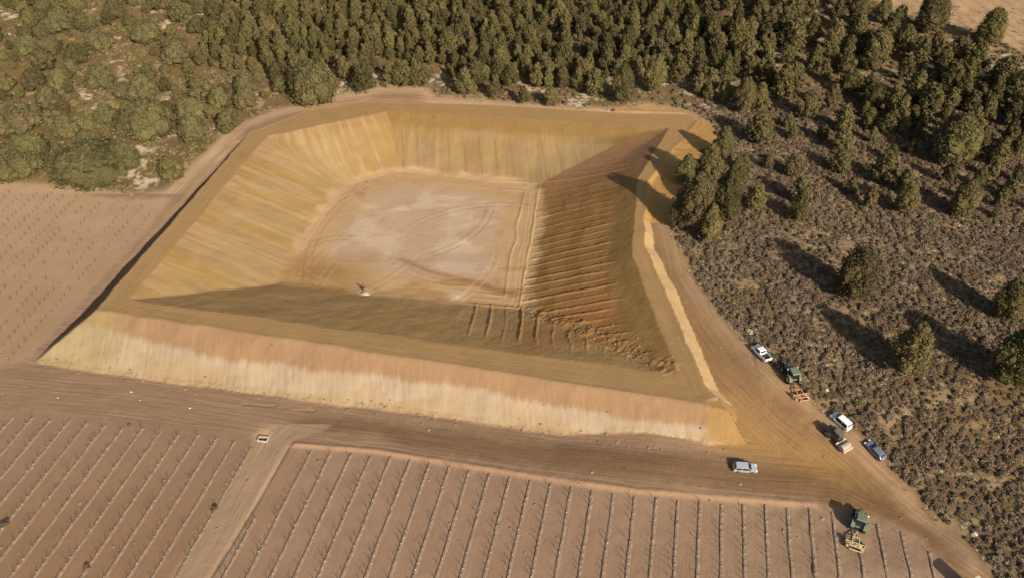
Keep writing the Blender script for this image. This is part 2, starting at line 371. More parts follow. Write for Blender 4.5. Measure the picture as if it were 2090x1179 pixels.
# inside: crest, slopes, floor
crest = inb & (T <= 0.0005)
paint(inb*1.0, (168, 134, 88), 0.92)
paint(inb*sstep(150, 118, Y)*sstep(0.02, 0, T)*0.6, (158, 126, 86), 0.92)
sl = slope.astype(float)
tt = T
downL = fbm(acL/0.9, T*1.2, 61); downB = fbm(X/1.6, Y/30, 62)
wl = sl*((side == 1) | (side == 2))
paint(wl, (202, 165, 110), 1.42)
paint(wl*sstep(.24, .12, tt)*0.9, (182, 144, 92), 1.2)
paint(wl*sstep(.45, .62, downL)*0.6, (216, 184, 132), 1.42)
paint(wl*sstep(.60, .70, fbm(acL/5, T, 63))*0.4, (198, 156, 78), 1.42)
paint(wl*sstep(.60, .70, fbm(acL/5+9, T, 64))*0.4, (184, 152, 100), 1.42)
wb = sl*(side == 3)
paint(wb, (196, 160, 104), 1.52)
paint(wb*sstep(.30, .16, tt+0.12*(downB-.5)), (180, 142, 86), 1.42)
paint(wb*sstep(.2, .34, tt)*sstep(.45, .6, fbm(X/9, Y/5, 65))*0.7, (200, 164, 120), 1.52)
paint(wb*sstep(.46, .64, downB)*0.45*sstep(.2, .4, tt), (216, 184, 124), 1.52)
lb, lk = ridges(X+0.10*(Y-205)+0.3*wob, 4.6, 0.17)
paint(wb*lb*sstep(.25, .4, tt)*(vnoise(lk, lk*0, 3) > .25)*0.5, (140, 110, 66), 1.2)
paint(sl*np.exp(-((X+36+0.05*(Y-205))/2.2)**2)*(Y > 198)*0.4, (192, 146, 84), 1.4)
wr_ = sl*(side == 4)
paint(wr_, (138, 102, 60), 0.66); paint(wr_*sstep(150, 128, Y)*0.7, (142, 98, 60), 0.66); paint(wr_*sstep(.3, .15, tt)*0.8, (124, 98, 58), 0.72)
paint(wr_*sstep(.5, .62, fbm(X/2, Y/9, 66))*0.4, (116, 88, 46), 0.72); paint(wr_*sstep(180, 196, Y)*0.7, (122, 90, 66), 0.72)
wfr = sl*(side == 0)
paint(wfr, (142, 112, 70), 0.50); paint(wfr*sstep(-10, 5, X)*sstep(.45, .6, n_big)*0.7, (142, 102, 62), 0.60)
paint(heap*0.7, (146, 108, 66), 0.8)
paint(wfr*sstep(.70, 1.0, tt+0.35*(n_big-.5))*sstep(-45, -28, X)*0.55, (172, 136, 90), 0.75)
fl = inb*sstep(0.90, 1.0, T+0.14*(n_mid-.5)+0.10*(n_big-.5))
paint(fl, (196, 160, 116), 0.95); paint(fl*sstep(6, 12, sfl+6*(n_big-.5)), (196, 165, 132), 0.96)
paint(fl*sstep(.5, .62, fbm(X/8, Y/4, 67))*sstep(7, 11, sfl)*0.7, (210, 182, 152), 0.96)
paint(fl*sstep(164, 156, Y+5*(n_big-.5))*sstep(-30, -42, X)*0.7, (172, 132, 74))
paint(fl*sstep(.52, .6, fbm(X/12, Y/3, 68))*sstep(168, 150, Y)*0.5, (160, 118, 66))
bd, _, _ = seg_near(atp([(820, 530), (870, 552), (960, 575), (1050, 602)]), X, Y)
paint(fl*np.exp(-(bd/1.0)**2)*0.55, (150, 104, 62))
tr = np.random.default_rng(5); trk = np.zeros(len(X)); fs = np.nonzero(floor)[0]; fx_, fy_ = X[fs], Y[fs]; acc = np.zeros(len(fs))
for i in range(34):
    cx_, cy_ = tr.uniform(-58, 8), tr.uniform(145, 203); Rr = tr.uniform(9, 60); a0 = tr.uniform(0, 6.28); d0 = np.hypot(fx_-cx_, fy_-cy_); an = np.mod(np.arctan2(fy_-cy_, fx_-cx_)-a0, 6.283)
    seg = (an < tr.uniform(.6, 2.2)); w_ = np.exp(-((d0-Rr)/0.22)**2)+np.exp(-((d0-Rr-1.9)/0.22)**2); acc += w_*seg*(1 if i % 2 else -1)*tr.uniform(.4, 1)
trk[fs] = np.clip(acc, -1.2, 1.2); Z = Z+0.05*trk; ZG.ravel()[idx] = Z
paint(np.clip(trk, 0, 1)*0.5, (212, 182, 144)); paint(np.clip(-trk, 0, 1)*0.45, (160, 124, 84))
for q in [((735, 385), (830, 470)), ((720, 400), (800, 480))]:
    bd, _, _ = seg_near(atp(q), X, Y); paint(fl*np.exp(-(bd/0.5)**2)*0.6, (206, 172, 130))
for q, r in (((745, 598), 1.6), ((935, 606), 2.2), ((945, 495), 2.0), ((820, 425), 1.6)):
    p = at(*q); paint(inb*np.exp(-(np.hypot(X-p[0], (Y-p[1])*1.4)/r)**2)*(0.4+n_sm), (226, 198, 162))
p = at(537, 885); paint(np.exp(-(np.hypot(X-p[0], Y-p[1])/1.5)**2)*1.3*(0.3+n_sm), (206, 170, 132))
C = np.clip(C, 0.01, 0.8)

# --- one sheet, cut into named pieces of ground
vid = np.full(NY*NX, -1); vid[idx] = np.arange(len(idx)); vid = vid.reshape(NY, NX)
quads = np.stack([vid[:-1, :-1], vid[:-1, 1:], vid[1:, 1:], vid[1:, :-1]], -1).reshape(-1, 4)
quads = quads[(quads >= 0).all(1)]
gz_y, gz_x = np.gradient(np.where(ZG < -900, 0, ZG), YS, XS)
NRM = np.stack([-gz_x.ravel()[idx], -gz_y.ravel()[idx], np.ones(len(idx))], -1); NRM /= np.linalg.norm(NRM, axis=1)[:, None]
REG = np.full(len(X), 0)
REG[sW > 0] = 1
REG[(sW > 0) & (scrub > 0.5)] = 2
REG[sA > 0] = 3; REG[sB > 0] = 4; REG[(sC > 0) & ~bank] = 5; REG[sD > 0] = 6
REG[bank & (dLo > dFo+1.0)] = 8; REG[bank & ~(dLo > dFo+1.0) & (X < 50)] = 7; REG[bank & (dRo > 0) & (Y > 105.5) & (X > 28)] = 9
REG[inb] = 10; REG[slope & (side == 0)] = 11; REG[slope & ((side == 1) | (side == 2))] = 12; REG[slope & (side == 3)] = 13; REG[slope & (side == 4)] = 14; REG[floor] = 15
qreg = REG[quads[:, 0]]
rowc = X*RN[0]+Y*RN[1]; rows_ = X*RD[0]+Y*RD[1]
dT_, aT_, lT_ = seg_near(ROAD_TRACK, X, Y); dBk, aBk, lBk = seg_near(ROAD_BACK, X, Y)
wdM = dM; pick = np.argmin(np.stack([wdM, dRt, dT_, dBk]), 0)
racr = np.choose(pick, [aM, aRt, aT_, aBk])+pick*40; ralo = np.choose(pick, [lM, lRt, lT_, lBk])
flow = {0: (racr, ralo, 1.05), 1: (X, Y, 0.0), 2: (X, Y, 0.0), 3: (rowc, rows_, 0.22), 4: (rowc, rows_, 0.30), 5: (rowc, rows_, 0.22), 6: (X, Y, 0.2),
        7: (X+0.2*Y, dFo, 0.35), 8: (Y, X, 0.3), 9: (Y, dRo, 0.3), 10: (so*1.2, X+Y, 0.6), 11: (cF, Y, 0.35), 12: (acL, T*25, 0.30), 13: (X, Y, 0.45), 14: (cR*1.4, X, 0.35), 15: (sfl+3*(n_big-.5), np.arctan2(Y-172, X+25)*22, 0.26)}
def sheet(name, sel, material, fl_):
    q = quads[sel]; u, inv = np.unique(q, return_inverse=True); q = inv.reshape(-1, 4)
    me = bpy.data.meshes.new(name); nv, nf = len(u), len(q)
    me.vertices.add(nv); me.vertices.foreach_set('co', np.stack([X[u], Y[u], Z[u]], -1).ravel())
    me.loops.add(nf*4); me.loops.foreach_set('vertex_index', q.ravel().astype(np.int32))
    me.polygons.add(nf); me.polygons.foreach_set('loop_start', (np.arange(nf)*4).astype(np.int32))
    me.polygons.foreach_set('use_smooth', np.ones(nf, bool))
    me.update()
    a = me.attributes.new('soil', 'FLOAT_COLOR', 'POINT'); a.data.foreach_set('color', np.concatenate([C[u], np.ones((nv, 1))], 1).ravel())
    a = me.attributes.new('flow', 'FLOAT_VECTOR', 'POINT')
    s = np.full(nv, fl_[2])
    a.data.foreach_set('vector', np.stack([np.broadcast_to(fl_[0], X.shape)[u], np.broadcast_to(fl_[1], X.shape)[u], s], -1).ravel())
    me.normals_split_custom_set_from_vertices(NRM[u])
    me.materials.append(material)
    o = bpy.data.objects.new(name, me); COL.objects.link(o); return o
def struct(o, label=None):
    o['kind'] = 'structure'
    if label: o['label'] = label
    return o
def empty(name, loc=(0, 0, 0), rz=0.0, label=None, cat=None, group=None):
    o = bpy.data.objects.new(name, None); COL.objects.link(o); o.location = loc; o.rotation_euler = (0, 0, rz); o.empty_display_size = 0.3
    if label: o['label'] = label
    if cat: o['category'] = cat
    if group: o['group'] = group
    return o
def tag(o, label, cat, group=None):
    o['label'] = label; o['category'] = cat
    if group: o['group'] = group
    return o
road = struct(sheet('dirt_road', qreg == 0, M_SOIL, flow[0]), 'brown dirt road and bare ground with wheel tracks around the reservoir')
wood_floor = struct(sheet('forest_floor', qreg == 1, M_WILD, flow[1]), 'stony forest floor with pale rock outcrops under the pines')
scrub_land = struct(sheet('scrub_ground', qreg == 2, M_WILD, flow[2]), 'brown scrubland ground on the right of the reservoir')
field_a = struct(sheet('planted_field', qreg == 3, M_FIELD, flow[3]), 'tilled field with planted rows left of the farm track')
field_b = struct(sheet('planted_field', qreg == 4, M_FIELD, flow[4]), 'tilled field with planted rows right of the farm track')
field_c = struct(sheet('planted_field', qreg == 5, M_FIELD, flow[5]), 'pale tilled field with planted rows left of the reservoir')
field_d = struct(sheet('tilled_field', qreg == 6, M_FIELD, flow[6]), 'pale striped field beyond the wood in the far corner')
resv = empty('reservoir', (-25, 170, ZF), 0, 'large empty earth reservoir with graded ochre slopes and a raised dam bank', 'reservoir')
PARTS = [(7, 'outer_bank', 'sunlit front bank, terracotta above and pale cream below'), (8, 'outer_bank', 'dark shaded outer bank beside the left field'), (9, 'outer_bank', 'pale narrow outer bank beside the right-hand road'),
         (10, 'crest', 'flat ochre crest track'), (11, 'inner_slope', 'shaded front inner slope with a churned right end'), (12, 'inner_slope', 'golden left inner slope'),
         (13, 'inner_slope', 'pale back inner slope with vertical blade marks'), (14, 'inner_slope', 'brown right inner slope with raised ridges'), (15, 'basin_floor', 'pinkish basin floor with wheel tracks')]
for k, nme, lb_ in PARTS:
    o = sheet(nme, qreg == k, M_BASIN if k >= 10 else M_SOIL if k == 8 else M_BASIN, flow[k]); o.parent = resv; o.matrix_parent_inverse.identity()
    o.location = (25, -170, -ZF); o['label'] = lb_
# land beyond, as far as the horizon
def far_sheet():
    xs = np.arange(-3000, 3001, 30.0); ys = np.arange(-1500, 4501, 30.0)
    gx, gy = np.meshgrid(xs, ys); ny, nx = gx.shape
    z = z_nat(np.clip(gx, -330, 330), np.clip(gy, 0, 430))-0.4
    z = z+np.clip(gy-430, 0, None)*0.02
    z = np.where((np.abs(gx) < 0.66*np.hypot(gy, CAMZ)) & (gy > 50) & (gy < 428), z-6.0, z)
    q = []
    for j in range(ny-1):
        for i in range(nx-1):
            ins = all((abs(xs[a]) < 0.66*math.hypot(ys[b], CAMZ-4)+20 and abs(xs[a]) < 325 and 52 < ys[b] < 425) for a in (i, i+1) for b in (j, j+1))
            if not ins: q.append((j*nx+i, j*nx+i+1, (j+1)*nx+i+1, (j+1)*nx+i))
    me = bpy.data.meshes.new('ground'); me.from_pydata(np.stack([gx.ravel(), gy.ravel(), z.ravel()], -1).tolist(), [], q)
    me.materials.append(noisy('far_ground', (0.16, 0.12, 0.075), 0.95, 0.35, 0.05)); o = bpy.data.objects.new('ground', me); COL.objects.link(o); struct(o)
far_sheet()
print('terrain done')

# ------------------------------------------------------------------ small mesh kit
class MB:
    def __init__(s): s.v = []; s.f = []
    def add(s, v, f):
        k = len(s.v); s.v += [tuple(p) for p in v]; s.f += [tuple(i+k for i in q) for q in f]; return s
    def box(s, c, d, taper=(1, 1), rz=0.0, ry=0.0):
        hx, hy, hz = d[0]/2, d[1]/2, d[2]/2; v = []
        for sz in (-1, 1):
            tx, ty = (1, 1) if sz < 0 else taper
            for sx, sy in ((-1, -1), (1, -1), (1, 1), (-1, 1)):
                x, y, z = sx*hx*tx, sy*hy*ty, sz*hz
                if ry: x, z = x*cos(ry)+z*sin(ry), -x*sin(ry)+z*cos(ry)
                if rz: x, y = x*cos(rz)-y*sin(rz), x*sin(rz)+y*cos(rz)
                v.append((c[0]+x, c[1]+y, c[2]+z))
        return s.add(v, [(3, 2, 1, 0), (4, 5, 6, 7), (0, 1, 5, 4), (1, 2, 6, 5), (2, 3, 7, 6), (3, 0, 4, 7)])
    def tube(s, a, b, r0, r1=None, n=8, caps=True):
        r1 = r0 if r1 is None else r1
        a = np.array(a, float); b = np.array(b, float); d = b-a; L = np.linalg.norm(d)+1e-9; d /= L
        u = np.cross(d, (0, 0, 1) if abs(d[2]) < 0.9 else (1, 0, 0)); u /= np.linalg.norm(u); w = np.cross(d, u)
        v = []
        for p, r in ((a, r0), (b, r1)):
            for i in range(n):
                t = 2*pi*i/n; v.append(p+r*(cos(t)*u+sin(t)*w))
        f = [(i, (i+1) % n, n+(i+1) % n, n+i) for i in range(n)]
        if caps: f += [tuple(range(n-1, -1, -1)), tuple(range(n, 2*n))]
        return s.add(v, f)
    def prism(s, prof, w_of, y0=0.0):
        """side profile (x,z) swept across y; half width as a function of (x,z)"""
        n = len(prof); v = [(x, y0-w_of(x, z), z) for x, z in prof]+[(x, y0+w_of(x, z), z) for x, z in prof]
        f = [(i, n+i, n+(i+1) % n, (i+1) % n) for i in range(n)]+[tuple(range(n)), tuple(range(2*n-1, n-1, -1))]
        return s.add(v, f)
    def lathe(s, prof, c, ax='y', n=14):
        v = []; m = len(prof)
        for i in range(n):
            t = 2*pi*i/n
            for r, h in prof:
                v.append((c[0]+r*cos(t), c[1]+h, c[2]+r*sin(t)) if ax == 'y' else (c[0]+r*cos(t), c[1]+r*sin(t), c[2]+h))
        f = [(i*m+j, i*m+j+1, ((i+1) % n)*m+j+1, ((i+1) % n)*m+j) for i in range(n) for j in range(m-1)]
        return s.add(v, f)
    def build(s, name, material, parent=None, bevel=0.0, smooth=False, loc=None):
        me = bpy.data.meshes.new(name); me.from_pydata(s.v, [], s.f); me.update()
        import bmesh
        bm = bmesh.new(); bm.from_mesh(me); bmesh.ops.recalc_face_normals(bm, faces=bm.faces)
        if bevel: bmesh.ops.bevel(bm, geom=list(bm.edges), offset=bevel, segments=2, affect='EDGES', profile=0.6, clamp_overlap=True)
        bm.to_mesh(me); bm.free()
        if smooth: me.polygons.foreach_set('use_smooth', np.ones(len(me.polygons), bool))
        me.materials.append(material); o = bpy.data.objects.new(name, me); COL.objects.link(o)
        if parent: o.parent = parent
        if loc: o.location = loc
        return o

# ------------------------------------------------------------------ vegetation meshes
def ico(sub=1):
    import bmesh
    bm = bmesh.new(); bmesh.ops.create_icosphere(bm, subdivisions=sub, radius=1)
    v = np.array([q.co[:] for q in bm.verts]); f = [[w.index for w in q.verts] for q in bm.faces]; bm.free(); return v, np.array(f)
ICV, ICF = ico(1); IC2V, IC2F = ico(2)
def leafy(seed, lobes, per, size, core=0.80, tilt=0.5, flat=0.0, long=1.0):
    """lobes: (centre, radius vec). each lobe is a solid core and a shell of small leaf tufts"""
    r = np.random.default_rng(seed); V = []; Fq = []; k = 0
    for c, rad in lobes:
        c = np.array(c); rad = np.array(rad)
        iv, if_ = (IC2V, IC2F) if per > 100 else (ICV, ICF)
        v = iv*rad*core*(1+0.5*(r.random((len(iv), 1))-0.5))+c
        V.append(v); Fq += [tuple(q+k) for q in if_]; k += len(v)
        n = int(per)
        d = r.normal(size=(n, 3)); d /= np.linalg.norm(d, axis=1)[:, None]
        d[:, 2] = np.where(d[:, 2] < -0.5, -d[:, 2], d[:, 2])
        p = c+d*rad*(0.70+0.50*r.random((n, 1)))
        nn = d+tilt*r.normal(size=(n, 3)); nn[:, 2] += flat; nn /= np.linalg.norm(nn, axis=1)[:, None]
        a = np.cross(nn, r.normal(size=(n, 3))); a /= np.linalg.norm(a, axis=1)[:, None]; b = np.cross(nn, a)
        s = size*(0.55+0.9*r.random((n, 1)))
        quad = np.stack([p-a*s*long-b*s*0.35, p-a*s*0.1*long-b*s*0.75, p+a*s*long+b*s*0.25, p+b*s*0.7], 1)
        V.append(quad.reshape(-1, 3)); Fq += [tuple(range(k+4*i, k+4*i+4)) for i in range(n)]; k += 4*n
    return np.concatenate(V), Fq
def mesh_of(name, V, Fc, material):
    me = bpy.data.meshes.new(name); me.from_pydata([tuple(p) for p in np.asarray(V).tolist()], [], [tuple(int(i) for i in q) for q in Fc]); me.materials.append(material); return me
M_PINE = noisy('pine_needles', (0.108, 0.087, 0.031), 0.75, 0.34, 1.1, rnd=0.34, hue=0.014, transl=0.18, spec=0.2)
M_PINE2 = noisy('pine_needles_pale', (0.118, 0.097, 0.037), 0.75, 0.35, 0.9, rnd=0.30, hue=0.014, transl=0.18, spec=0.2)
M_BARK = noisy('bark', (0.16, 0.11, 0.075), 0.95, 0.4, 8)
M_SHRUB = noisy('dry_shrub', (0.168, 0.119, 0.074), 0.9, 0.30, 2.5, rnd=0.35, hue=0.018, spec=0.1)
M_SHRUBG = noisy('olive_shrub', (0.150, 0.118, 0.050), 0.9, 0.45, 2.5, rnd=0.30, hue=0.02, spec=0.1)
M_TUSS = noisy('dry_tussock', (0.30, 0.235, 0.145), 0.95, 0.35, 4, rnd=0.25)

def pine_mesh(seed, h, w, kind, nl, per, size):
    r = np.random.default_rng(seed); lobes = []
    for i in range(nl):
        t = (i+0.5)/nl
        zt = 0.20+0.74*t
        if kind == 'cone': prof = 1.0-0.80*abs(t-0.18)**1.25
        elif kind == 'dome': prof = math.sqrt(max(0.05, 1-(t*1.02-0.15)**2*1.1))
        else: prof = 0.55+0.45*sin(pi*min(1, t*0.95+0.12))
        R = w/2*prof; a = i*2.399+r.random()*0.8; off = R*(0.45+0.42*r.random())*(1-0.45*t*t)
        lr = ((0.24+0.18*r.random()) if per > 150 else (0.32+0.20*r.random()))*R+0.015
        lobes.append(((off*cos(a), off*sin(a), zt*h), (lr, lr, lr*((1.0+0.5*r.random()) if per > 150 else (0.9+0.4*r.random())))))
    for t in (0.35, 0.6, 0.82):
        rr_ = w/2*0.50*(1-0.45*t); lobes.append(((0, 0, h*(0.2+0.7*t)), (rr_, rr_, rr_*1.2)))
    V, Fc = leafy(seed, lobes, per, size, core=0.72)
    return mesh_of('crown', V, Fc, M_PINE if kind != 'dome' else M_PINE2)
def trunk_mesh(seed, h, w):
    r = np.random.default_rng(seed+99); m = MB(); p = np.array([0, 0, -0.4]); rad = 0.030*h
    pts = [p]
    for i in range(4): pts.append(pts[-1]+np.array([(r.random()-.5)*0.12*h*0.4, (r.random()-.5)*0.12*h*0.4, 0.21*h]))
    for i in range(4): m.tube(pts[i], pts[i+1], rad*(1-0.2*i), rad*(1-0.2*(i+1)), 6, False)
    for i in range(6):
        q = pts[1]+(pts[4]-pts[1])*(0.1+0.14*i); a = i*2.2; L = w*0.38
        m.tube(q, q+np.array([cos(a)*L, sin(a)*L, L*0.55]), rad*0.38, rad*0.12, 5, False)
    me = bpy.data.meshes.new('trunk'); me.from_pydata([tuple(map(float, v)) for v in m.v], [], m.f); me.materials.append(M_BARK); return me
PINES = {}
for i, (k, w, nl, per, sz) in enumerate([('cone', 0.52, 20, 80, 0.031), ('cone', 0.42, 20, 80, 0.031), ('oval', 0.62, 22, 80, 0.032), ('oval', 0.52, 22, 80, 0.032), ('oval', 0.74, 24, 90, 0.032), ('dome', 1.0, 30, 120, 0.034), ('dome', 1.35, 40, 140, 0.036), ('cone', 0.60, 24, 80, 0.031)]):
    PINES[i] = (pine_mesh(100+i, 1.0, w, k, nl, per, sz), trunk_mesh(100+i, 1.0, w), k, w)
# the big edge pines get finer, many-lobed crowns
for i, (k, w) in enumerate([('oval', 0.62), ('cone', 0.58), ('oval', 0.70)]):
    PINES[10+i] = (pine_mesh(200+i, 1.0, w, k, 52, 155, 0.017), trunk_mesh(200+i, 1.0, w), k, w)
def pine(px, py, h, var, label, group=None, wid=1.0, base=False, name='pine_tree'):
    """px,py: middle of the crown in the photograph, h: height in metres"""
    x, y = at(px, py, 0 if base else 0.52*h)
    return pine_at(x, y, h, var, label, group, wid, name)
PLACED = []
def pine_at(x, y, h, var, label, group=None, wid=1.0, name='pine_tree'):
    z = float(Hs(x, y)); e = empty(name, (x, y, z), random.random()*6.28, label, 'tree', group)
    s = h*wid; e.scale = (s, s, h)
    for nm, me in (('trunk', PINES[var][1]), ('crown', PINES[var][0])):
        o = bpy.data.objects.new(nm, me); COL.objects.link(o); o.parent = e
    PLACED.append((x, y, h*PINES[var][3]*wid/2)); return e

# ------------------------------------------------------------------ pines that can be told apart
UNI = [
 (1866, 708, 11.0, 11, 1.05, 'lone dark pine in the scrub, right of the white pickup, with a long shadow'),
 (1752, 558, 11.0, 12, 0.95, 'lone pine in mid scrub with a broad dark shadow on its left'),
 (2066, 612, 9.0, 10, 0.9, 'pine at the right picture edge, upper of the two beside the scrub'),
 (2078, 730, 11.5, 12, 0.9, 'large pine at the right picture edge, lowest of all the pines'),
 (1956, 285, 13.0, 12, 1.05, 'broad spreading pine with a long shadow, standing alone near the right edge'),
 (1634, 418, 8.5, 11, 0.75, 'slim pine in the open scrub right of the reservoir corner clump'),
 (1854, 405, 8.0, 10, 0.9, 'medium pine in the upper scrub below the broad spreading pine'),
 (1972, 405, 9.0, 12, 0.9, 'wide pine in the upper scrub near the right edge'),
 (1424, 415, 14.0, 10, 0.72, 'tall pine at the road edge casting its shadow across the reservoir crest'),
 (1390, 428, 9.0, 11, 0.85, 'foremost pine of the clump at the reservoir edge, leaning over the road'),
 (1487, 408, 11.5, 12, 0.72, 'rear right pine of the clump beside the reservoir edge'),
 (1450, 340, 11.0, 10, 0.75, 'upper pine of the clump beside the ochre cut slope'),
 (1403, 345, 8.0, 11, 1.0, 'small pine on the lip of the ochre cut slope, its shadow on the crest'),
 (1452, 455, 9.5, 11, 0.75, 'lowest pine of the reservoir-edge clump, at the head of the scrub'),
 (1504, 350, 8.0, 11, 0.9, 'pine set back behind the reservoir-edge clump'),
 (1545, 404, 6.0, 2, 1.0, 'small rounded pine just right of the reservoir-edge clump'),
 (1479, 290, 8.5, 11, 0.95, 'pine at the top of the ochre cut slope with shadow falling on it'),
 (1522, 195, 10.0, 10, 0.8, 'tall pine just above the upper right reservoir corner'),
 (1906, 28, 12.0, 12, 1.1, 'big round pine standing in front of the far pale field'),
 (2027, 55, 11.0, 12, 0.95, 'round pine at the lower edge of the far pale field'),
 (1753, 16, 10.0, 10, 0.8, 'tall pine at the left end of the far pale field'),
 (1805, 22, 8.0, 12, 0.85, 'rounded pine at the near left corner of the far pale field'),
 (636, 170, 10.5, 6, 0.78, 'large dome-shaped pine at the path behind the left end of the reservoir'),
 (178, 335, 7.5, 6, 1.6, 'huge low yellow-green canopy at the edge of the left field'),
 (743, 160, 9.0, 2, 0.95, 'pine at the path directly above the back left reservoir corner'),
 (1273, 172, 10.5, 12, 0.85, 'large pine behind the back reservoir edge beside a dark shadow'),
 (1338, 150, 11.0, 10, 0.8, 'tall pine rising behind the back right part of the reservoir'),
 (949, 165, 8.5, 0, 1.0, 'pointed pine on the open slope behind the middle of the reservoir'),
 (1010, 178, 6.5, 0, 1.0, 'small pointed pine nearest the back edge of the reservoir, left of middle'),
 (1067, 193, 5.5, 1, 1.1, 'short narrow pine at the back edge of the reservoir, middle'),
 (1125, 198, 5.0, 2, 1.3, 'low bushy pine pair touching the back edge of the reservoir'),
]
for px, py, h, var, wid, lb_ in UNI: pine(px, py, h*1.16, var, lb_, None, wid*1.12)
# ------------------------------------------------------------------ pines of the woods
G_R = ('brown-green pine in the open wood right of and above the reservoir', 'pines of the right-hand wood')
G_C = ('olive pine in the dense wood behind the back edge of the reservoir', 'pines of the dense wood behind')
G_L = ('bushy yellow-green pine on the stony hillside above the left field', 'pines of the left hillside')
HAND_R = [(1837, 32, 7), (1710, 25, 9), (1817, 78, 9), (1746, 71, 9), (1696, 93, 8), (1618, 72, 11), (1507, 71, 10), (1443, 45, 8), (1429, 128, 10), (1568, 153, 8), (1621, 155, 9), (1479, 188, 7), (1554, 262, 8), (1725, 240, 9), (1871, 178, 9), (1896, 196, 8), (1935, 178, 8), (1735, 167, 8), (1775, 171, 7), (1881, 110, 6), (1960, 100, 8), (1995, 103, 8), (2052, 145, 8), (1881, 246, 7), (2042, 310, 8), (1621, 338, 7), (1632, 388, 7), (1718, 331, 6), (1739, 378, 5), (1807, 342, 8), (1849, 372, 7), (1942, 352, 7), (1721, 285, 7), (1810, 231, 6), (1610, 245, 5), (1387, 142, 9), (1700, 200, 8), (1650, 215, 7), (1500, 130, 8), (2070, 230, 8), (2000, 190, 6), (1560, 110, 9), (1780, 120, 8), (1660, 60, 9), (1580, 40, 9), (1650, 10, 9), (1850, 140, 8), (2080, 180, 9), (1520, 330, 5), (1570, 330, 4.5), (1680, 270, 5), (1990, 240, 6)]
HAND_C = [(821, 150, 7.5), (846, 156, 7), (795, 150, 7), (868, 150, 6), (971, 150, 8), (1213, 168, 8), (1181, 160, 7.5), (1021, 118, 8), (914, 89, 9), (563, 152, 6.5), (1240, 120, 8), (1110, 130, 7.5), (1150, 115, 8), (700, 140, 8), (720, 110, 8)]
HAND_L = [(356, 107, 6.5), (463, 249, 7), (392, 260, 7), (300, 245, 9), (249, 318, 7), (349, 345, 6.5), (203, 157, 6.5), (199, 82, 6), (153, 110, 6), (85, 121, 7), (57, 93, 6), (53, 306, 7), (96, 199, 6.5), (363, 25, 7), (118, 43, 6), (299, 64, 6), (290, 180, 7), (410, 180, 7), (500, 200, 5), (20, 240, 7), (130, 260, 6), (60, 40, 6), (230, 20, 5), (25, 330, 7), (500, 170, 5)]
for l, (lb_, gr), vs_, wd in ((HAND_R, G_R, (2, 3, 4, 0, 7), 0.95), (HAND_C, G_C, (2, 3, 0, 7), 0.95), (HAND_L, G_L, (5, 4, 5, 6), 1.0)):
    for i, (px, py, h) in enumerate(l): pine(px, py, h*random.uniform(1.02, 1.2), vs_[i % len(vs_)], lb_, gr, wd*random.uniform(1.0, 1.3))
ZONES = [
 (atp([(345, 140), (430, 60), (540, -160), (1450, -160), (1420, 60), (1330, 150), (1220, 185), (1050, 185), (920, 175), (890, 140), (780, 150), (700, 175), (620, 150), (560, 160), (460, 150)]), 4.2, (3.8, 8.6), (0, 1, 2, 3, 7, 2), G_C, 0.13, 1.0),
 (atp([(1330, 150), (1420, 60), (1450, -160), (1735, -160), (1770, 52), (1880, 100), (1980, 130), (2120, 200), (2200, 340), (1960, 330), (1860, 290), (1700, 270), (1600, 235), (1500, 235), (1420, 200)]), 5.9, (5.0, 12.0), (2, 3, 4, 7, 0), G_R, 0.22, 0.95),
 (atp([(1500, 280), (1600, 235), (1860, 290), (2200, 340), (2200, 470), (1700, 430), (1540, 360)]), 8.5, (3.2, 6.5), (2, 3, 4, 7), G_R, 0.28, 0.95),
 (atp([(-160, -160), (540, -160), (430, 60), (345, 140), (460, 150), (560, 160), (600, 190), (500, 235), (420, 300), (350, 370), (130, 358), (-160, 340)]), 5.6, (2.4, 6.0), (5, 4, 6, 2, 5, 4), G_L, 0.31, 1.12)]
CAND = []
for poly, sp, (h0, h1), vars_, (lb_, gr), gap, wd in ZONES:
    xs = [p[0] for p in poly]; ys = [p[1] for p in poly]
    n = int((max(xs)-min(xs))*(max(ys)-min(ys))/(sp*sp)*3.0)
    cx = rng.uniform(min(xs), max(xs), n); cy = rng.uniform(min(ys), max(ys), n)
    ok = (poly_sd(poly, cx, cy) > 0.5) & (poly_sd(WILD, cx, cy) > 1.5) & (poly_sd(FIELD_D, cx, cy) < -2) & (fbm(cx/16, cy/16, 91) > gap+0.16) & (np.abs(cx) < 0.66*np.hypot(cy, CAMZ)+24) & (cy < 425)
    for x, y in zip(cx[ok], cy[ok]):
        m = sp*random.uniform(.72, 1.1)
        if all((x-a)**2+(y-b)**2 > (m*0.5+r*0.75)**2 for a, b, r in PLACED if abs(x-a) < 9):
            h = random.uniform(h0, h1); v = random.choice(vars_); w_ = wd*random.uniform(.85, 1.15)
            PLACED.append((x, y, h*PINES[v][3]*w_/2)); CAND.append((x, y, h, v, w_, lb_, gr))
ORD = ['first', 'second', 'third', 'fourth', 'fifth', 'sixth', 'seventh', 'eighth', 'ninth', 'tenth', 'eleventh', 'twelfth', 'thirteenth', 'fourteenth', 'fifteenth', 'sixteenth', 'seventeenth', 'eighteenth', 'nineteenth', 'twentieth', 'twenty-first', 'twenty-second', 'twenty-third', 'twenty-fourth', 'twenty-fifth', 'twenty-sixth', 'twenty-seventh', 'twenty-eighth', 'twenty-ninth', 'thirtieth', 'thirty-first', 'thirty-second', 'thirty-third', 'thirty-fourth', 'thirty-fifth', 'thirty-sixth']
def proj(x, y, z=0):
    d = y*cos(PITCH)-(z-CAMZ)*sin(PITCH); return 1045+F_PX*x/d, 589.5-F_PX*(y*sin(PITCH)+(z-CAMZ)*cos(PITCH))/d
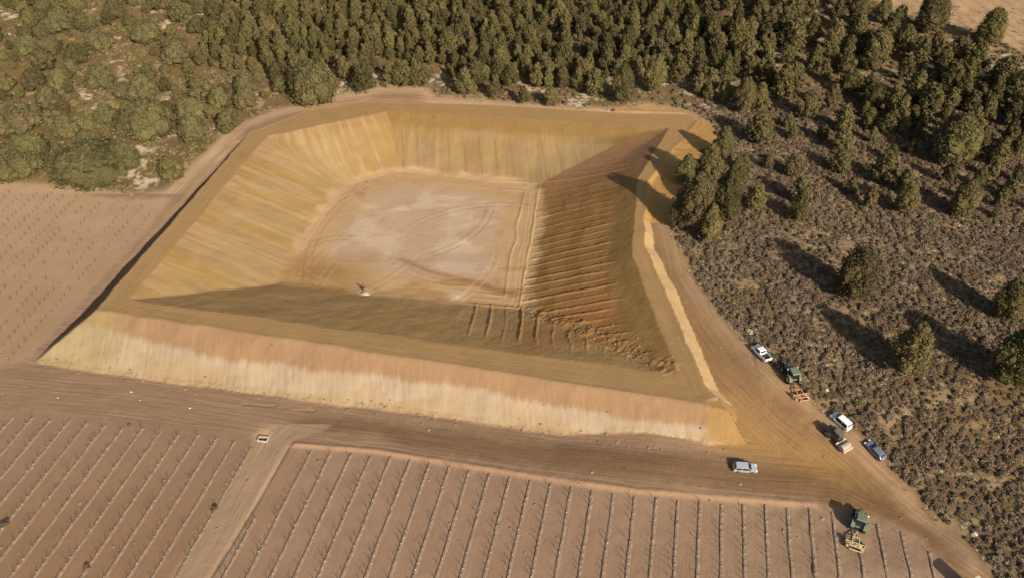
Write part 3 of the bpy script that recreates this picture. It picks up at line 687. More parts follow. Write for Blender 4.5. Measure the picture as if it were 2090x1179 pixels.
def wood_label(e):
    '''what sets one wood pine apart: its size and shape, and what it stands near'''
    g_ = e.get('group'); var = None
    for c_ in e.children:
        if c_.name.startswith('crown'): var = [k for k in PINES if PINES[k][0] == c_.data][0]
    u, v = proj(e.location.x, e.location.y, e.location.z+3); h = e.scale[2]
    size = 'tall' if h > 8.6 else 'short' if h < 6.0 else 'medium'
    shape = {'cone': 'pointed', 'oval': 'oval', 'dome': 'domed'}[PINES[var][2]]
    if g_ == G_C[1]:
        a = 'left end' if u < 620 else 'left half' if u < 860 else 'middle' if u < 1090 else 'right half' if u < 1260 else 'right end'
        b = 'edging the dense wood' if v > 120 else 'midway into the wood' if v > 50 else 'deep in the dense wood'
        return '%s %s pine %s, behind the %s of the reservoir' % (size, shape, b, a)
    if g_ == G_R[1]:
        a = 'left part' if u < 1560 else 'middle' if u < 1760 else 'right part' if u < 1930 else 'right edge'
        b = 'at the lower fringe' if v > 250 else 'in the lower half' if v > 160 else 'in the upper half' if v > 70 else 'at the top'
        return '%s %s pine %s of the open right wood, %s' % (size, shape, b, a)
    a = 'far left' if u < 110 else 'left' if u < 250 else 'middle' if u < 400 else 'right'
    b = 'just above the pale field' if v > 270 else 'on the lower hillside' if v > 180 else 'halfway up the hillside' if v > 90 else 'high on the hillside'
    return '%s %s pine %s, %s of the stony left slope' % (size, shape, b, a)
def infr(x, y):
    d = y*cos(PITCH)+(CAMZ-7)*sin(PITCH); u = F_PX*x/d; v = F_PX*(-y*sin(PITCH)+(CAMZ-8)*cos(PITCH))/d
    return abs(u) < 1060 and abs(v) < 620
CAND.sort(key=lambda c: (not infr(c[0], c[1]), math.hypot(c[0], c[1])))
NIND = max(0, 300-len(UNI)-len(HAND_R)-len(HAND_C)-len(HAND_L))
PL_SAVE = list(PLACED)
for c in CAND[:NIND]: pine_at(c[0], c[1], c[2], c[3], c[5], c[6], c[4])
for e in [o for o in COL.objects if o.type == 'EMPTY' and o.get('group') in (G_R[1], G_C[1], G_L[1])]: e['label'] = wood_label(e)
REST = CAND[NIND:]
print('pines', len(CAND), 'individual', NIND)

def scatter(name, label, cat_mesh, pts, scl, rot, var, sclz=None):
    """one object nobody could count: points that carry a mesh each"""
    hold = bpy.data.collections.new(name+'_kinds')
    for i, me in enumerate(cat_mesh):
        o = bpy.data.objects.new('%s_kind_%02d' % (name, i), me); hold.objects.link(o)
    me = bpy.data.meshes.new(name); n = len(pts)
    me.vertices.add(n); me.vertices.foreach_set('co', np.asarray(pts, float).ravel())
    a = me.attributes.new('sc', 'FLOAT_VECTOR', 'POINT'); s = np.asarray(scl, float); sz = s if sclz is None else np.asarray(sclz, float)
    a.data.foreach_set('vector', np.stack([s, s, sz], -1).ravel())
    a = me.attributes.new('rz', 'FLOAT_VECTOR', 'POINT'); a.data.foreach_set('vector', np.stack([np.zeros(n), np.zeros(n), np.asarray(rot)], -1).ravel())
    a = me.attributes.new('kindno', 'INT', 'POINT'); a.data.foreach_set('value', np.asarray(var, np.int32))
    o = bpy.data.objects.new(name, me); COL.objects.link(o)
    g = bpy.data.node_groups.new(name, 'GeometryNodeTree'); g.interface.new_socket('Geometry', in_out='INPUT', socket_type='NodeSocketGeometry'); g.interface.new_socket('Geometry', in_out='OUTPUT', socket_type='NodeSocketGeometry')
    N = g.nodes; L = g.links; gi = N.new('NodeGroupInput'); go = N.new('NodeGroupOutput')
    ci = N.new('GeometryNodeCollectionInfo'); ci.inputs['Collection'].default_value = hold; ci.inputs['Separate Children'].default_value = True; ci.inputs['Reset Children'].default_value = True
    ip = N.new('GeometryNodeInstanceOnPoints'); ip.inputs['Pick Instance'].default_value = True
    def attr(nm, ty):
        q = N.new('GeometryNodeInputNamedAttribute'); q.data_type = ty; q.inputs['Name'].default_value = nm; return q.outputs['Attribute']
    L.new(gi.outputs[0], ip.inputs['Points']); L.new(ci.outputs[0], ip.inputs['Instance'])
    L.new(attr('kindno', 'INT'), ip.inputs['Instance Index']); L.new(attr('sc', 'FLOAT_VECTOR'), ip.inputs['Scale'])
    er = N.new('FunctionNodeEulerToRotation'); L.new(attr('rz', 'FLOAT_VECTOR'), er.inputs[0]); L.new(er.outputs[0], ip.inputs['Rotation'])
    L.new(ip.outputs[0], go.inputs[0])
    md = o.modifiers.new('scatter', 'NODES'); md.node_group = g
    o['kind'] = 'stuff'; o['label'] = label; return o
if REST:
    keys = sorted({c[3] for c in REST}); A = np.array([(c[0], c[1], c[2], c[3], c[4]) for c in REST])
    zz = Hs(A[:, 0], A[:, 1]); zz = np.where(zz < -50, z_nat(A[:, 0], A[:, 1]), zz)
    scatter('pine_wood', 'far part of the pine wood, crown against crown', [PINES[k][0] for k in keys], np.stack([A[:, 0], A[:, 1], zz], -1), A[:, 2]*A[:, 4], rng.uniform(0, 6.28, len(A)), [keys.index(int(k)) for k in A[:, 3]], A[:, 2])

# ------------------------------------------------------------------ scrub, tussocks, loose stones
def shrub_mesh(seed, material, n=5, per=44, size=0.11, hgt=0.7):
    r = np.random.default_rng(seed); lobes = []
    for i in range(n):
        a = r.random()*6.28; d = r.random()*0.42; s = 0.26+0.18*r.random()
        lobes.append(((d*cos(a), d*sin(a), hgt*(0.30+0.3*r.random())), (s, s, s*0.95)))
    V, Fc = leafy(seed, lobes, per, size, core=0.72, tilt=0.9); return mesh_of('shrub', V, Fc, material)
SHR = [shrub_mesh(i, M_SHRUB, 4+i % 3) for i in range(5)]+[shrub_mesh(20+i, M_SHRUBG, 5) for i in range(3)]
def tussock_mesh(seed):
    r = np.random.default_rng(seed); V = []; Fc = []
    for i in range(26):
        a = r.random()*6.28; b = 0.35*r.random(); L = 0.35+0.35*r.random(); w = 0.035; o = np.array([b*cos(a), b*sin(a), 0]); d = np.array([cos(a)*L*.7, sin(a)*L*.7, L*0.75]); s = np.array([-sin(a), cos(a), 0])*w
        k = len(V); V += [o-s, o+s, o+d]; Fc.append((k, k+1, k+2))
    return mesh_of('tussock', V, Fc, M_TUSS)
TUS = [tussock_mesh(i) for i in range(3)]
def scatter_pts(x0, x1, y0, y1, n, fn):
    x = rng.uniform(x0, x1, n); y = rng.uniform(y0, y1, n); p = fn(x, y); k = (rng.random(n) < p) & (np.abs(x) < 0.66*np.hypot(y, CAMZ)+18)
    x, y = x[k], y[k]; z = Hs(x, y); m = z > -50; return x[m], y[m], z[m]
def scr(x, y):
    w = poly_sd(WILD, x, y); s = sstep(20, 40, x)*sstep(220, 204, y-0.2*x)
    open_ = sstep(0.62, 0.54, fbm(x/4.5, y/2.6, 44)); return (w > 0.2)*s*(0.35+0.65*open_)
x, y, z = scatter_pts(22, 215, 60, 290, 88000, scr)
print('scrub', len(x))
sc_ = (0.5+1.25*rng.random(len(x))**1.6)*(1+0.7*(fbm(x/10, y/10, 5)-.5))
scatter('scrub', 'dense grey-brown scrub covering the slope right of the road', SHR[:5]+SHR[5:6], np.stack([x, y, z-0.05], -1), sc_*0.86, rng.uniform(0, 6.28, len(x)), np.where(rng.random(len(x)) < 0.90, rng.integers(0, 5, len(x)), 5), sc_*0.62*rng.uniform(.7, 1.25, len(x)))
def scf(x, y):
    w = poly_sd(WILD, x, y); s = 1-sstep(20, 40, x)*sstep(220, 204, y-0.2*x); rk = sstep(0.60, 0.68, fbm(x/5.5, y/3.2, 41)); return (w > 0.3)*s*(1-0.8*rk)*(0.35+0.65*sstep(.4, .6, fbm(x/8, y/8, 8)))*(poly_sd(FIELD_D, x, y) < -1)
x, y, z = scatter_pts(-290, 230, 180, 424, 25000, scf)
print('under', len(x))
sc_ = rng.uniform(0.6, 1.7, len(x))*(1+0.5*(x < -40))
scatter('undergrowth', 'low olive and brown bushes between the pines', SHR, np.stack([x, y, z-0.05], -1), sc_, rng.uniform(0, 6.28, len(x)), np.where((x < -30) | (rng.random(len(x)) < .4), rng.integers(5, 8, len(x)), rng.integers(0, 5, len(x))), sc_*rng.uniform(.6, 1.0, len(x)))
def tsf(x, y):
    w = poly_sd(WILD, x, y); return (w > -1.2)*np.where(w < 1.0, 0.5, 0.12+sstep(0.48, 0.64, fbm(x/4.5, y/2.6, 44)))*(sstep(15, 35, x)*.8+.2)
x, y, z = scatter_pts(-150, 215, 60, 300, 44000, tsf)
sc_ = rng.uniform(0.6, 1.4, len(x))
scatter('dry_grass', 'straw-coloured dry grass tufts among the scrub', TUS, np.stack([x, y, z], -1), sc_, rng.uniform(0, 6.28, len(x)), rng.integers(0, 3, len(x)), sc_)
def stone_mesh(seed, material):
    r = np.random.default_rng(seed); v = ICV*(0.75+0.5*r.random((len(ICV), 1)))*np.array([1, .8, .55]); return mesh_of('stone', v, ICF, material)
M_STONE = noisy('limestone', (0.40, 0.33, 0.25), 0.95, 0.25, 3, rnd=0.2, bump=0.3); M_CLOD = noisy('soil_clod', (0.22, 0.145, 0.085), 0.95, 0.3, 4, rnd=0.25)
STN = [stone_mesh(i, M_STONE) for i in range(3)]; CLD = [stone_mesh(10+i, M_CLOD) for i in range(3)]
def stf(x, y):
    w = poly_sd(WILD, x, y); rk = sstep(0.58, 0.66, fbm(x/5.5, y/3.2, 41))*sstep(0.40, 0.58, fbm(x/22, y/22, 42)); return (w > 0)*rk*0.8*(x < 60)
x, y, z = scatter_pts(-280, 60, 190, 420, 14000, stf); sc_ = rng.uniform(.12, .55, len(x))**1.2
scatter('loose_rock', 'pale limestone rubble on the stony hillside', STN, np.stack([x, y, z], -1), sc_, rng.uniform(0, 6.28, len(x)), rng.integers(0, 3, len(x)), sc_)
def clf(x, y):
    d = line_d(oFR, oFL, x, y); s = poly_sd(OUTER, x, y); run = 8.0+3.8*sstep(10, -95, x)
    hv = seg_near([(1.9, 140.4), (16, 129), (31, 113)], x, y)[0]
    return np.clip(np.exp(-((d-run*0.97)/1.2)**2)*(x < 40)*0.6+np.exp(-(hv/2.6)**2)*0.9+(poly_sd(WILD, x, y) < 0)*(s < 0)*(y < 125)*0.02, 0, 1)
x, y, z = scatter_pts(-110, 75, 75, 150, 22000, clf); sc_ = 0.05+0.35*rng.random(len(x))**2.5
scatter('soil_clods', 'loose soil clods along the foot of the bank and in the churned corner', CLD+CLD[:1], np.stack([x, y, z], -1), sc_, rng.uniform(0, 6.28, len(x)), np.where(rng.random(len(x)) < .9, rng.integers(0, 3, len(x)), 3), sc_)
print('scrub done')

# ------------------------------------------------------------------ planted rows: ridges and young bare trees
M_RIDGE = noisy('row_ridge', (0.205, 0.138, 0.090), 0.95, 0.3, 1.5)
M_GUARD = noisy('white_guard', (0.55, 0.47, 0.37), 0.7, 0.2, 5); M_TWIG = noisy('bare_twigs', (0.085, 0.055, 0.038), 0.9, 0.3, 6)
def sapling_mesh(seed):
    r = np.random.default_rng(seed); m = MB(); m.tube((0, 0, 0), (0, 0, 0.75), 0.035, 0.03, 5)
    for i in range(4):
        a = i*1.57+r.random(); L = 0.55+0.5*r.random(); s = 0.28+0.35*r.random(); p = np.array([0, 0, 0.45+0.05*i]); q = p+np.array([cos(a)*s*L, sin(a)*s*L, L])
        m.tube(p, q, 0.022, 0.009, 4, False)
        for k in range(1):
            b = a+r.uniform(-1, 1); e = p+(q-p)*0.6; m.tube(e, e+np.array([cos(b)*.25, sin(b)*.25, .32]), 0.016, 0.007, 3, False)
    me = bpy.data.meshes.new('branches'); me.from_pydata([tuple(map(float, v)) for v in m.v], [], m.f); me.materials.append(M_TWIG); return me
SAP = [sapling_mesh(i) for i in range(6)]
gm = MB().tube((0, 0, -0.05), (0, 0, 0.28), 0.065, 0.055, 7); GUARD = bpy.data.meshes.new('trunk_guard'); GUARD.from_pydata([tuple(map(float, v)) for v in gm.v], [], gm.f); GUARD.materials.append(M_GUARD)
joined = []
for i in range(6):
    nb = len(SAP[i].vertices); V = np.array([v.co[:] for v in SAP[i].vertices]); Fc = [tuple(p.vertices) for p in SAP[i].polygons]; V2 = np.array(gm.v); F2 = [tuple(k+nb for k in f) for f in gm.f]
    me = bpy.data.meshes.new('sapling'); me.from_pydata(np.concatenate([V, V2]).tolist(), [], Fc+F2); me.materials.append(M_TWIG); me.materials.append(M_GUARD)
    me.polygons.foreach_set('material_index', np.array([0]*len(Fc)+[1]*len(F2), np.int32)); joined.append(me)
SPOTS = []
def rows(field, poly, s0, s1, step, margin, dy, gapseed, ridge_h):
    cs = [p[0]*RN[0]+p[1]*RN[1] for p in poly]
    k0 = int(math.floor((min(cs)-C0)/ROW)); k1 = int(math.ceil((max(cs)-C0)/ROW))
    for k in range(k0, k1+1):
        c = C0+k*ROW; s = np.arange(s0, s1, 0.8); x = c*RN[0]+s*RD[0]; y = c*RN[1]+s*RD[1]
        inn = (poly_sd(poly, x, y) > margin) & (np.abs(x) < 0.66*np.hypot(y, CAMZ)+14)
        if inn.sum() < 6: continue
        s = s[inn]; x = x[inn]; y = y[inn]; z = Hs(x, y); ok = z > -50; s, x, y, z = s[ok], x[ok], y[ok], z[ok]
        w = 0.30*(0.8+0.5*fbm(s/2, s*0+k, 6)); h = ridge_h*(0.6+0.8*fbm(s/1.5, s*0+k, 7)); V = []
        jit = (fbm(s/4, s*0+k, 8)-.5)*0.25
        for i in range(len(s)):
            for a, b in ((-1.25, -0.03), (-0.5, 1.0), (0.35, 0.9), (1.25, -0.03)):
                V.append((x[i]+RN[0]*(a*w[i]+jit[i]), y[i]+RN[1]*(a*w[i]+jit[i]), z[i]+b*h[i]))
        Fc = [(4*i+j, 4*i+j+1, 4*i+j+5, 4*i+j+4) for i in range(len(s)-1) if s[i+1]-s[i] < 1.2 for j in range(3)]
        if ridge_h > 0.05:
          me = bpy.data.meshes.new('planting_ridge'); me.from_pydata(V, [], Fc); me.materials.append(M_RIDGE); o = bpy.data.objects.new('planting_ridge', me); COL.objects.link(o); o.parent = field
        t = s[0]+random.random()
        while t < s[-1]:
            if random.random() > 0.16 and not (vnoise(np.array([t/7.0]), np.array([k*3.3]), gapseed)[0] > 0.86):
                SPOTS.append((c*RN[0]+t*RD[0]+random.uniform(-.1, .1), c*RN[1]+t*RD[1], field))
            t += step*random.uniform(.85, 1.2)
rows(field_a, FIELD_A, 30, 130, 1.35, 0.8, 0, 3, 0.13)
rows(field_b, FIELD_B, 30, 130, 1.3, 0.8, 0, 4, 0.16)
rows(field_c, FIELD_C, 60, 240, 1.7, 1.2, 0, 5, 0.04)
SP = [(x, y, f) for x, y, f in SPOTS]
vis = [s for s in SP if -5 < proj(s[0], s[1])[0] < 2095 and proj(s[0], s[1])[1] < 1185]
vis.sort(key=lambda s: s[0]**2+s[1]**2); near = vis[:300]; nset = {id(s) for s in near}
LAB = {field_a: ('bare young tree with white trunk guard in the planted rows left of the farm track', 'young trees left of the track'), field_b: ('bare young tree with white trunk guard in the planted rows right of the farm track', 'young trees right of the track'), field_c: ('bare young tree with white trunk guard in the field left of the reservoir', 'young trees beside the reservoir')}
for i, s in enumerate(near):
    lb_, gr = LAB[s[2]]; k = int(round((s[0]*RN[0]+s[1]*RN[1]-C0)/ROW))
    w3 = 'near end' if proj(s[0], s[1])[1] > 1110 else 'far end' if proj(s[0], s[1])[1] < 1000 else 'middle'
    lb_ = ('bare young tree, %s of the %s planted row right of the farm track' % (w3, ORD[min(max(k, 0)+2, 35)])) if s[2] is field_b else ('bare young tree, %s of the %s planted row left of the farm track' % (w3, ORD[min(max(-2-k, 0), 35)]))
    e = empty('young_tree', (s[0], s[1], float(Hs(s[0], s[1]))+0.08), random.random()*6.28, lb_, 'young tree', gr); q = random.uniform(.6, 1.2); e.scale = (q, q, q); e.rotation_euler = (random.uniform(-.14, .14), random.uniform(-.14, .14), random.random()*6.28)
    for nm, me in (('branches', SAP[i % 6]), ('trunk_guard', GUARD)):
        o = bpy.data.objects.new(nm, me); COL.objects.link(o); o.parent = e
rest = [s for s in SP if id(s) not in nset and s[2] is not field_c]; restc = [s for s in SP if id(s) not in nset and s[2] is field_c]
xr = np.array([s[0] for s in rest]); yr = np.array([s[1] for s in rest])
sc_ = rng.uniform(.6, .95, len(xr))
scatter('young_trees', 'further rows of bare young trees with white trunk guards', joined, np.stack([xr, yr, Hs(xr, yr)+0.06], -1), sc_, rng.uniform(0, 6.28, len(xr)), rng.integers(0, 6, len(xr)), sc_)
xr = np.array([s[0] for s in restc]); yr = np.array([s[1] for s in restc]); sc_ = rng.uniform(.6, .95, len(xr))
scatter('young_trees', 'rows of small bare young trees in the field left of the reservoir', SAP, np.stack([xr, yr, Hs(xr, yr)+0.05], -1), sc_, rng.uniform(0, 6.28, len(xr)), rng.integers(0, 6, len(xr)), sc_)
print('rows done', len(SP))

# ------------------------------------------------------------------ vehicles
def paint_mat(name, col, rough=0.35, metal=0.0): return noisy(name, col, rough, 0.10, 3.0, metal, 0.5)
M_GLASS = mat('tinted_glass', (0.015, 0.018, 0.022), 0.08, 0, 0.6); M_TYRE = noisy('tyre_rubber', (0.025, 0.022, 0.020), 0.9, 0.3, 8); M_RIM = mat('rim', (0.35, 0.34, 0.33), 0.4, 0.6)
M_RED = mat('tail_lamp', (0.35, 0.02, 0.015), 0.3); M_LAMP = mat('head_lamp', (0.75, 0.75, 0.72), 0.15); M_BLACK = noisy('black_plastic', (0.03, 0.028, 0.026), 0.7, 0.2, 6)
def place(name, front_px, back_px, label, cat='car', zc=1.2):
    a = np.array(at(*front_px, zc)); b = np.array(at(*back_px, zc)); c = (a+b)/2; d = a-b; hd = math.atan2(d[1], d[0])
    e = empty(name, (float(c[0]), float(c[1]), float(Hs(c[0], c[1]))+0.02), hd, label, cat)
    # sit on the slope
    f = np.array([cos(hd), sin(hd)]); s = np.array([-sin(hd), cos(hd)])
    g1 = float(Hs(*(c+f*1.5))-Hs(*(c-f*1.5)))/3; g2 = float(Hs(*(c+s*.9))-Hs(*(c-s*.9)))/1.8
    e.rotation_euler = (math.atan(g2), -math.atan(g1), hd); return e
def wheel(e, x, y, r, w, rim=M_RIM, name='wheel'):
    sgn = 1 if y > 0 else -1
    t = MB().lathe([(r*0.6, -w/2), (r*0.93, -w/2), (r, -w*0.32), (r, w*0.32), (r*0.93, w/2), (r*0.6, w/2), (r*0.6, -w/2)], (x, y, r), n=16).build('wheel', M_TYRE, e, smooth=False)
    MB().lathe([(0.001, sgn*w*0.36), (r*0.25, sgn*w*0.42), (r*0.62, sgn*w*0.30), (r*0.62, -sgn*w*0.3), (0.001, -sgn*w*0.3)], (x, y, r), n=12).build('rim', rim, t)
    return t
def car(e, P, L=4.35, W=1.74, kind='hatch'):
    h = L/2; wb = L*0.30; r = 0.31; hw = W/2
    body = [(-h, 0.38), (-h, 0.82), (-h+0.08, 0.98), (h*0.42, 0.98), (h-0.35, 0.86), (h-0.04, 0.70), (h, 0.40), (h-0.15, 0.24), (-h+0.15, 0.24)]
    MB().prism(body, lambda x, z: hw*(1-0.10*max(0, abs(x)-h*0.72)/(h*0.28)-0.05*max(0, z-0.7)/0.3)).build('body', P, e, bevel=0.05)
    if kind == 'van': top = [(-h+0.12, 0.98), (-h+0.25, 1.72), (-h+0.45, 1.80), (h*0.20, 1.80), (h*0.30, 1.72), (h*0.62, 0.98)]
    elif kind == 'estate': top = [(-h+0.10, 0.98), (-h+0.38, 1.42), (-h+0.6, 1.50), (h*0.05, 1.52), (h*0.18, 1.47), (h*0.52, 0.97)]
    else: top = [(-h+0.10, 0.98), (-h+0.62, 1.40), (-h+0.9, 1.47), (h*0.02, 1.48), (h*0.14, 1.43), (h*0.50, 0.97)]
    zt = max(p[1] for p in top)
    wf_ = lambda x, z: hw*(0.95-0.20*(z-0.98)/(zt-0.98))
    MB().prism(top, wf_).build('cabin', P, e, bevel=0.04)
    # glass: windscreen, rear window, side windows set just proud of the cabin
    def pane(a, b, k0, k1, sh, name):
        v = [];
        for t in (k0, k1):
            x = a[0]+(b[0]-a[0])*t; z = a[1]+(b[1]-a[1])*t; w = wf_(x, z)*0.88; v += [(x, -w, z), (x, w, z)]
        n = np.array([-(b[1]-a[1]), 0, b[0]-a[0]]); n = n/np.linalg.norm(n)*sh
        lo = [tuple(np.array(p)-n*2.5) for p in v]; hi = [tuple(np.array(p)+n) for p in v]
        MB().add(lo+hi, [(0, 1, 3, 2), (4, 6, 7, 5), (0, 4, 5, 1), (1, 5, 7, 3), (3, 7, 6, 2), (2, 6, 4, 0)]).build(name, M_GLASS, e)
    pane(top[-1], top[-2], 0.08, 0.96, 0.012, 'windscreen')
    pane(top[0], top[1], 0.35, 0.95, -0.012, 'rear_window')
    xs0 = top[1][0]+0.12; xs1 = top[-2][0]-0.02; zt2 = zt-0.10; mid = (xs0+xs1)/2-0.05; fb = top[-1][0]-0.22; rb = top[0][0]+0.25
    for sgn in (-1, 1):
        for (x0b, x0t, x1t, x1b) in (((rb, xs0, mid-0.05, mid-0.05) if kind != 'panel' else (mid, mid, mid, mid)), (mid+0.05, mid+0.05, xs1, fb)):
            pr = [(x0b, 1.02), (x0t, zt2), (x1t, zt2), (x1b, 1.02)]
            v = [(x, sgn*(wf_(x, z)+0.014), z) for x, z in pr]+[(x, sgn*(wf_(x, z)-0.05), z) for x, z in pr]
            MB().add(v, [(0, 1, 2, 3), (7, 6, 5, 4), (0, 4, 5, 1), (1, 5, 6, 2), (2, 6, 7, 3), (3, 7, 4, 0)]).build('side_window', M_GLASS, e)
        for x in (-wb, wb): wheel(e, x, sgn*(hw-0.10), r, 0.21)
        MB().box((h-0.16, sgn*hw*0.66, 0.72), (0.30, 0.34, 0.13)).build('headlight', M_LAMP, e, bevel=0.02)
        MB().box((-h+0.03, sgn*hw*0.80, 0.84), (0.10, 0.20, 0.30)).build('tail_light', M_RED, e, bevel=0.02)
        MB().box((h*0.40, sgn*(hw+0.09), 1.02), (0.12, 0.20, 0.14)).build('mirror', P, e, bevel=0.02)
    MB().box((h-0.03, 0, 0.40), (0.14, W*0.84, 0.22)).build('bumper', M_BLACK if kind == 'van' else P, e, bevel=0.04)
    MB().box((-h+0.03, 0, 0.44), (0.14, W*0.86, 0.24)).build('bumper', P, e, bevel=0.04)
    MB().box((-h-0.045, 0, 0.60), (0.02, 0.50, 0.11)).build('number_plate', M_LAMP, e)
P_WHITE = paint_mat('white_paint', (0.72, 0.70, 0.66)); P_SILV = paint_mat('silver_paint', (0.42, 0.43, 0.45), 0.3, 0.35); P_GREY = paint_mat('grey_blue_paint', (0.15, 0.165, 0.20), 0.3, 0.3)
e = place('estate_car', (1545, 950), (1498, 947), 'silver estate car parked alone on the road below the front bank'); car(e, P_SILV, 4.30, 1.74, 'estate')
e = place('passenger_car', (1770, 893), (1806, 932), 'grey-blue car parked at the edge of the scrub, nearest the camera in the line'); car(e, P_GREY, 4.25, 1.74, 'hatch')
e = place('small_van', (1699, 838), (1737, 872), 'white small van parked at the scrub edge behind the roller', 'van', 1.2); car(e, P_WHITE, 4.25, 1.76, 'van')
# white pickup with open bed
e = place('pickup_truck', (1538, 698), (1573, 735), 'white pickup truck with a dark open bed, farthest up the road', 'pickup')
h = 2.5; hw = 0.88
MB().prism([(-h, 0.45), (-h, 0.62), (h*0.9, 0.62), (h*0.99, 0.60), (h, 0.40), (h-0.2, 0.3), (-h+0.2, 0.32)], lambda x, z: hw).build('body', P_WHITE, e, bevel=0.04)
MB().prism([(0.62, 0.60), (0.55, 1.04), (1.35, 1.02), (h-0.25, 0.94), (h-0.02, 0.60)], lambda x, z: hw*(1-0.05*(z > 0.8))).build('hood', P_WHITE, e, bevel=0.05)
MB().prism([(-0.55, 0.62), (-0.55, 1.02), (-0.45, 1.58), (-0.3, 1.66), (0.75, 1.66), (0.9, 1.60), (1.48, 1.02), (1.48, 0.62)], lambda x, z: hw*(1.0-0.2*max(0, z-1.0)/.66)).build('cabin', P_WHITE, e, bevel=0.04)
MB().add([(1.47, -.74, 1.07), (1.47, .74, 1.07), (0.98, .64, 1.57), (0.98, -.64, 1.57), (1.40, -.74, 1.02), (1.40, .74, 1.02), (0.90, .64, 1.52), (0.90, -.64, 1.52)], [(0, 1, 2, 3), (7, 6, 5, 4), (0, 4, 5, 1), (1, 5, 6, 2), (2, 6, 7, 3), (3, 7, 4, 0)]).build('windscreen', M_GLASS, e)
MB().add([(-0.57, -.66, 1.12), (-0.57, .66, 1.12), (-0.50, .60, 1.52), (-0.50, -.60, 1.52), (-0.5, -.66, 1.12), (-0.5, .66, 1.12), (-0.43, .60, 1.52), (-0.43, -.60, 1.52)], [(0, 1, 2, 3), (7, 6, 5, 4), (0, 4, 5, 1), (1, 5, 6, 2), (2, 6, 7, 3), (3, 7, 4, 0)]).build('rear_window', M_GLASS, e)
for sg in (-1, 1):
    MB().box((-1.53, sg*(hw-0.05), 0.85), (1.9, 0.09, 0.48)).build('bed_side', P_WHITE, e, bevel=0.02)
    MB().add([(x, sg*(hw*(1-0.2*max(0, z-1.0)/.66)+0.012-q), z) for q in (0, 0.05) for x, z in ((-0.35, 1.08), (-0.30, 1.54), (0.72, 1.54), (1.2, 1.08))], [(0, 1, 2, 3), (7, 6, 5, 4), (0, 4, 5, 1), (1, 5, 6, 2), (2, 6, 7, 3), (3, 7, 4, 0)]).build('side_window', M_GLASS, e)
    for x in (-1.55, 1.5): wheel(e, x, sg*(hw-0.10), 0.36, 0.24)
    MB().box((h-0.06, sg*0.62, 0.76), (0.16, 0.30, 0.16)).build('headlight', M_LAMP, e, bevel=0.02); MB().box((-h-0.01, sg*0.82, 0.85), (0.06, 0.12, 0.34)).build('tail_light', M_RED, e)
MB().box((-h+0.02, 0, 0.86), (0.09, 1.6, 0.50)).build('tailgate', P_WHITE, e, bevel=0.02)
MB().box((-1.53, 0, 0.66), (1.84, 1.6, 0.05)).build('bed_floor', M_BLACK, e)
MB().box((-h-0.05, 0, 0.44), (0.16, 1.62, 0.18)).build('bumper', M_BLACK, e, bevel=0.03)
MB().box((-h-0.03, 0.1, 0.82), (0.03, 0.55, 0.20)).build('tailgate_handle', M_BLACK, e)

P_GREEN = paint_mat('tractor_green', (0.115, 0.135, 0.088), 0.6); P_YEL = paint_mat('dull_yellow', (0.42, 0.31, 0.10), 0.6); P_TAN = noisy('rusty_tan_steel', (0.46, 0.26, 0.13), 0.75, 0.3, 2.5, bump=0.1); P_DUST = noisy('dusty_steel', (0.30, 0.25, 0.20), 0.7, 0.25, 3)
def tractor(e, roof_mat):
    MB().prism([(0.35, 0.85), (0.35, 1.62), (2.0, 1.52), (2.25, 1.40), (2.30, 0.95), (2.1, 0.80)], lambda x, z: 0.40-0.05*(z > 1.3)).build('hood', P_GREEN, e, bevel=0.05)
    MB().box((1.0, 0, 0.72), (2.5, 0.55, 0.40)).build('chassis', M_BLACK, e, bevel=0.03)
    MB().box((2.32, 0, 1.18), (0.05, 0.6, 0.42)).build('grille', M_BLACK, e)
    cab = MB()
    for x, y in ((0.30, .66), (0.30, -.66), (-1.15, .72), (-1.15, -.72)): cab.tube((x, y, 1.0), (x*0.96, y*0.95, 2.62), 0.05, 0.05, 6)
    cab.build('cab_frame', M_BLACK, e)
    MB().box((-0.42, 0, 1.86), (1.36, 1.30, 1.36), (0.98, 0.96)).build('cab_glass', M_GLASS, e, bevel=0.03)
    MB().box((-0.42, 0, 2.68), (1.70, 1.56, 0.20), (0.86, 0.86)).build('roof', roof_mat, e, bevel=0.05)
    MB().box((-0.42, 0, 1.05), (1.5, 1.3, 0.36)).build('cab_base', P_GREEN, e, bevel=0.03)
    for sg in (-1, 1):
        wheel(e, -0.72, sg*0.88, 0.86, 0.50, P_YEL); wheel(e, 1.75, sg*0.80, 0.58, 0.36, P_YEL)
        MB().prism([(-1.62, 1.20), (-1.35, 1.72), (-0.72, 1.90), (-0.1, 1.72), (-0.1, 1.62), (-0.72, 1.80), (-1.30, 1.62), (-1.55, 1.18)], lambda x, z: 0.26, sg*0.90).build('fender', P_GREEN, e)
        MB().tube((-1.2, sg*0.3, 0.7), (-1.95, sg*0.42, 0.55), 0.05, 0.05, 6).build('link_arm', M_BLACK, e)
        MB().box((0.36, sg*0.86, 2.35), (0.08, 0.26, 0.30)).build('mirror', M_LAMP, e)
    MB().tube((1.25, 0.34, 1.5), (1.25, 0.34, 2.45), 0.05, 0.045, 8).build('exhaust', M_BLACK, e)
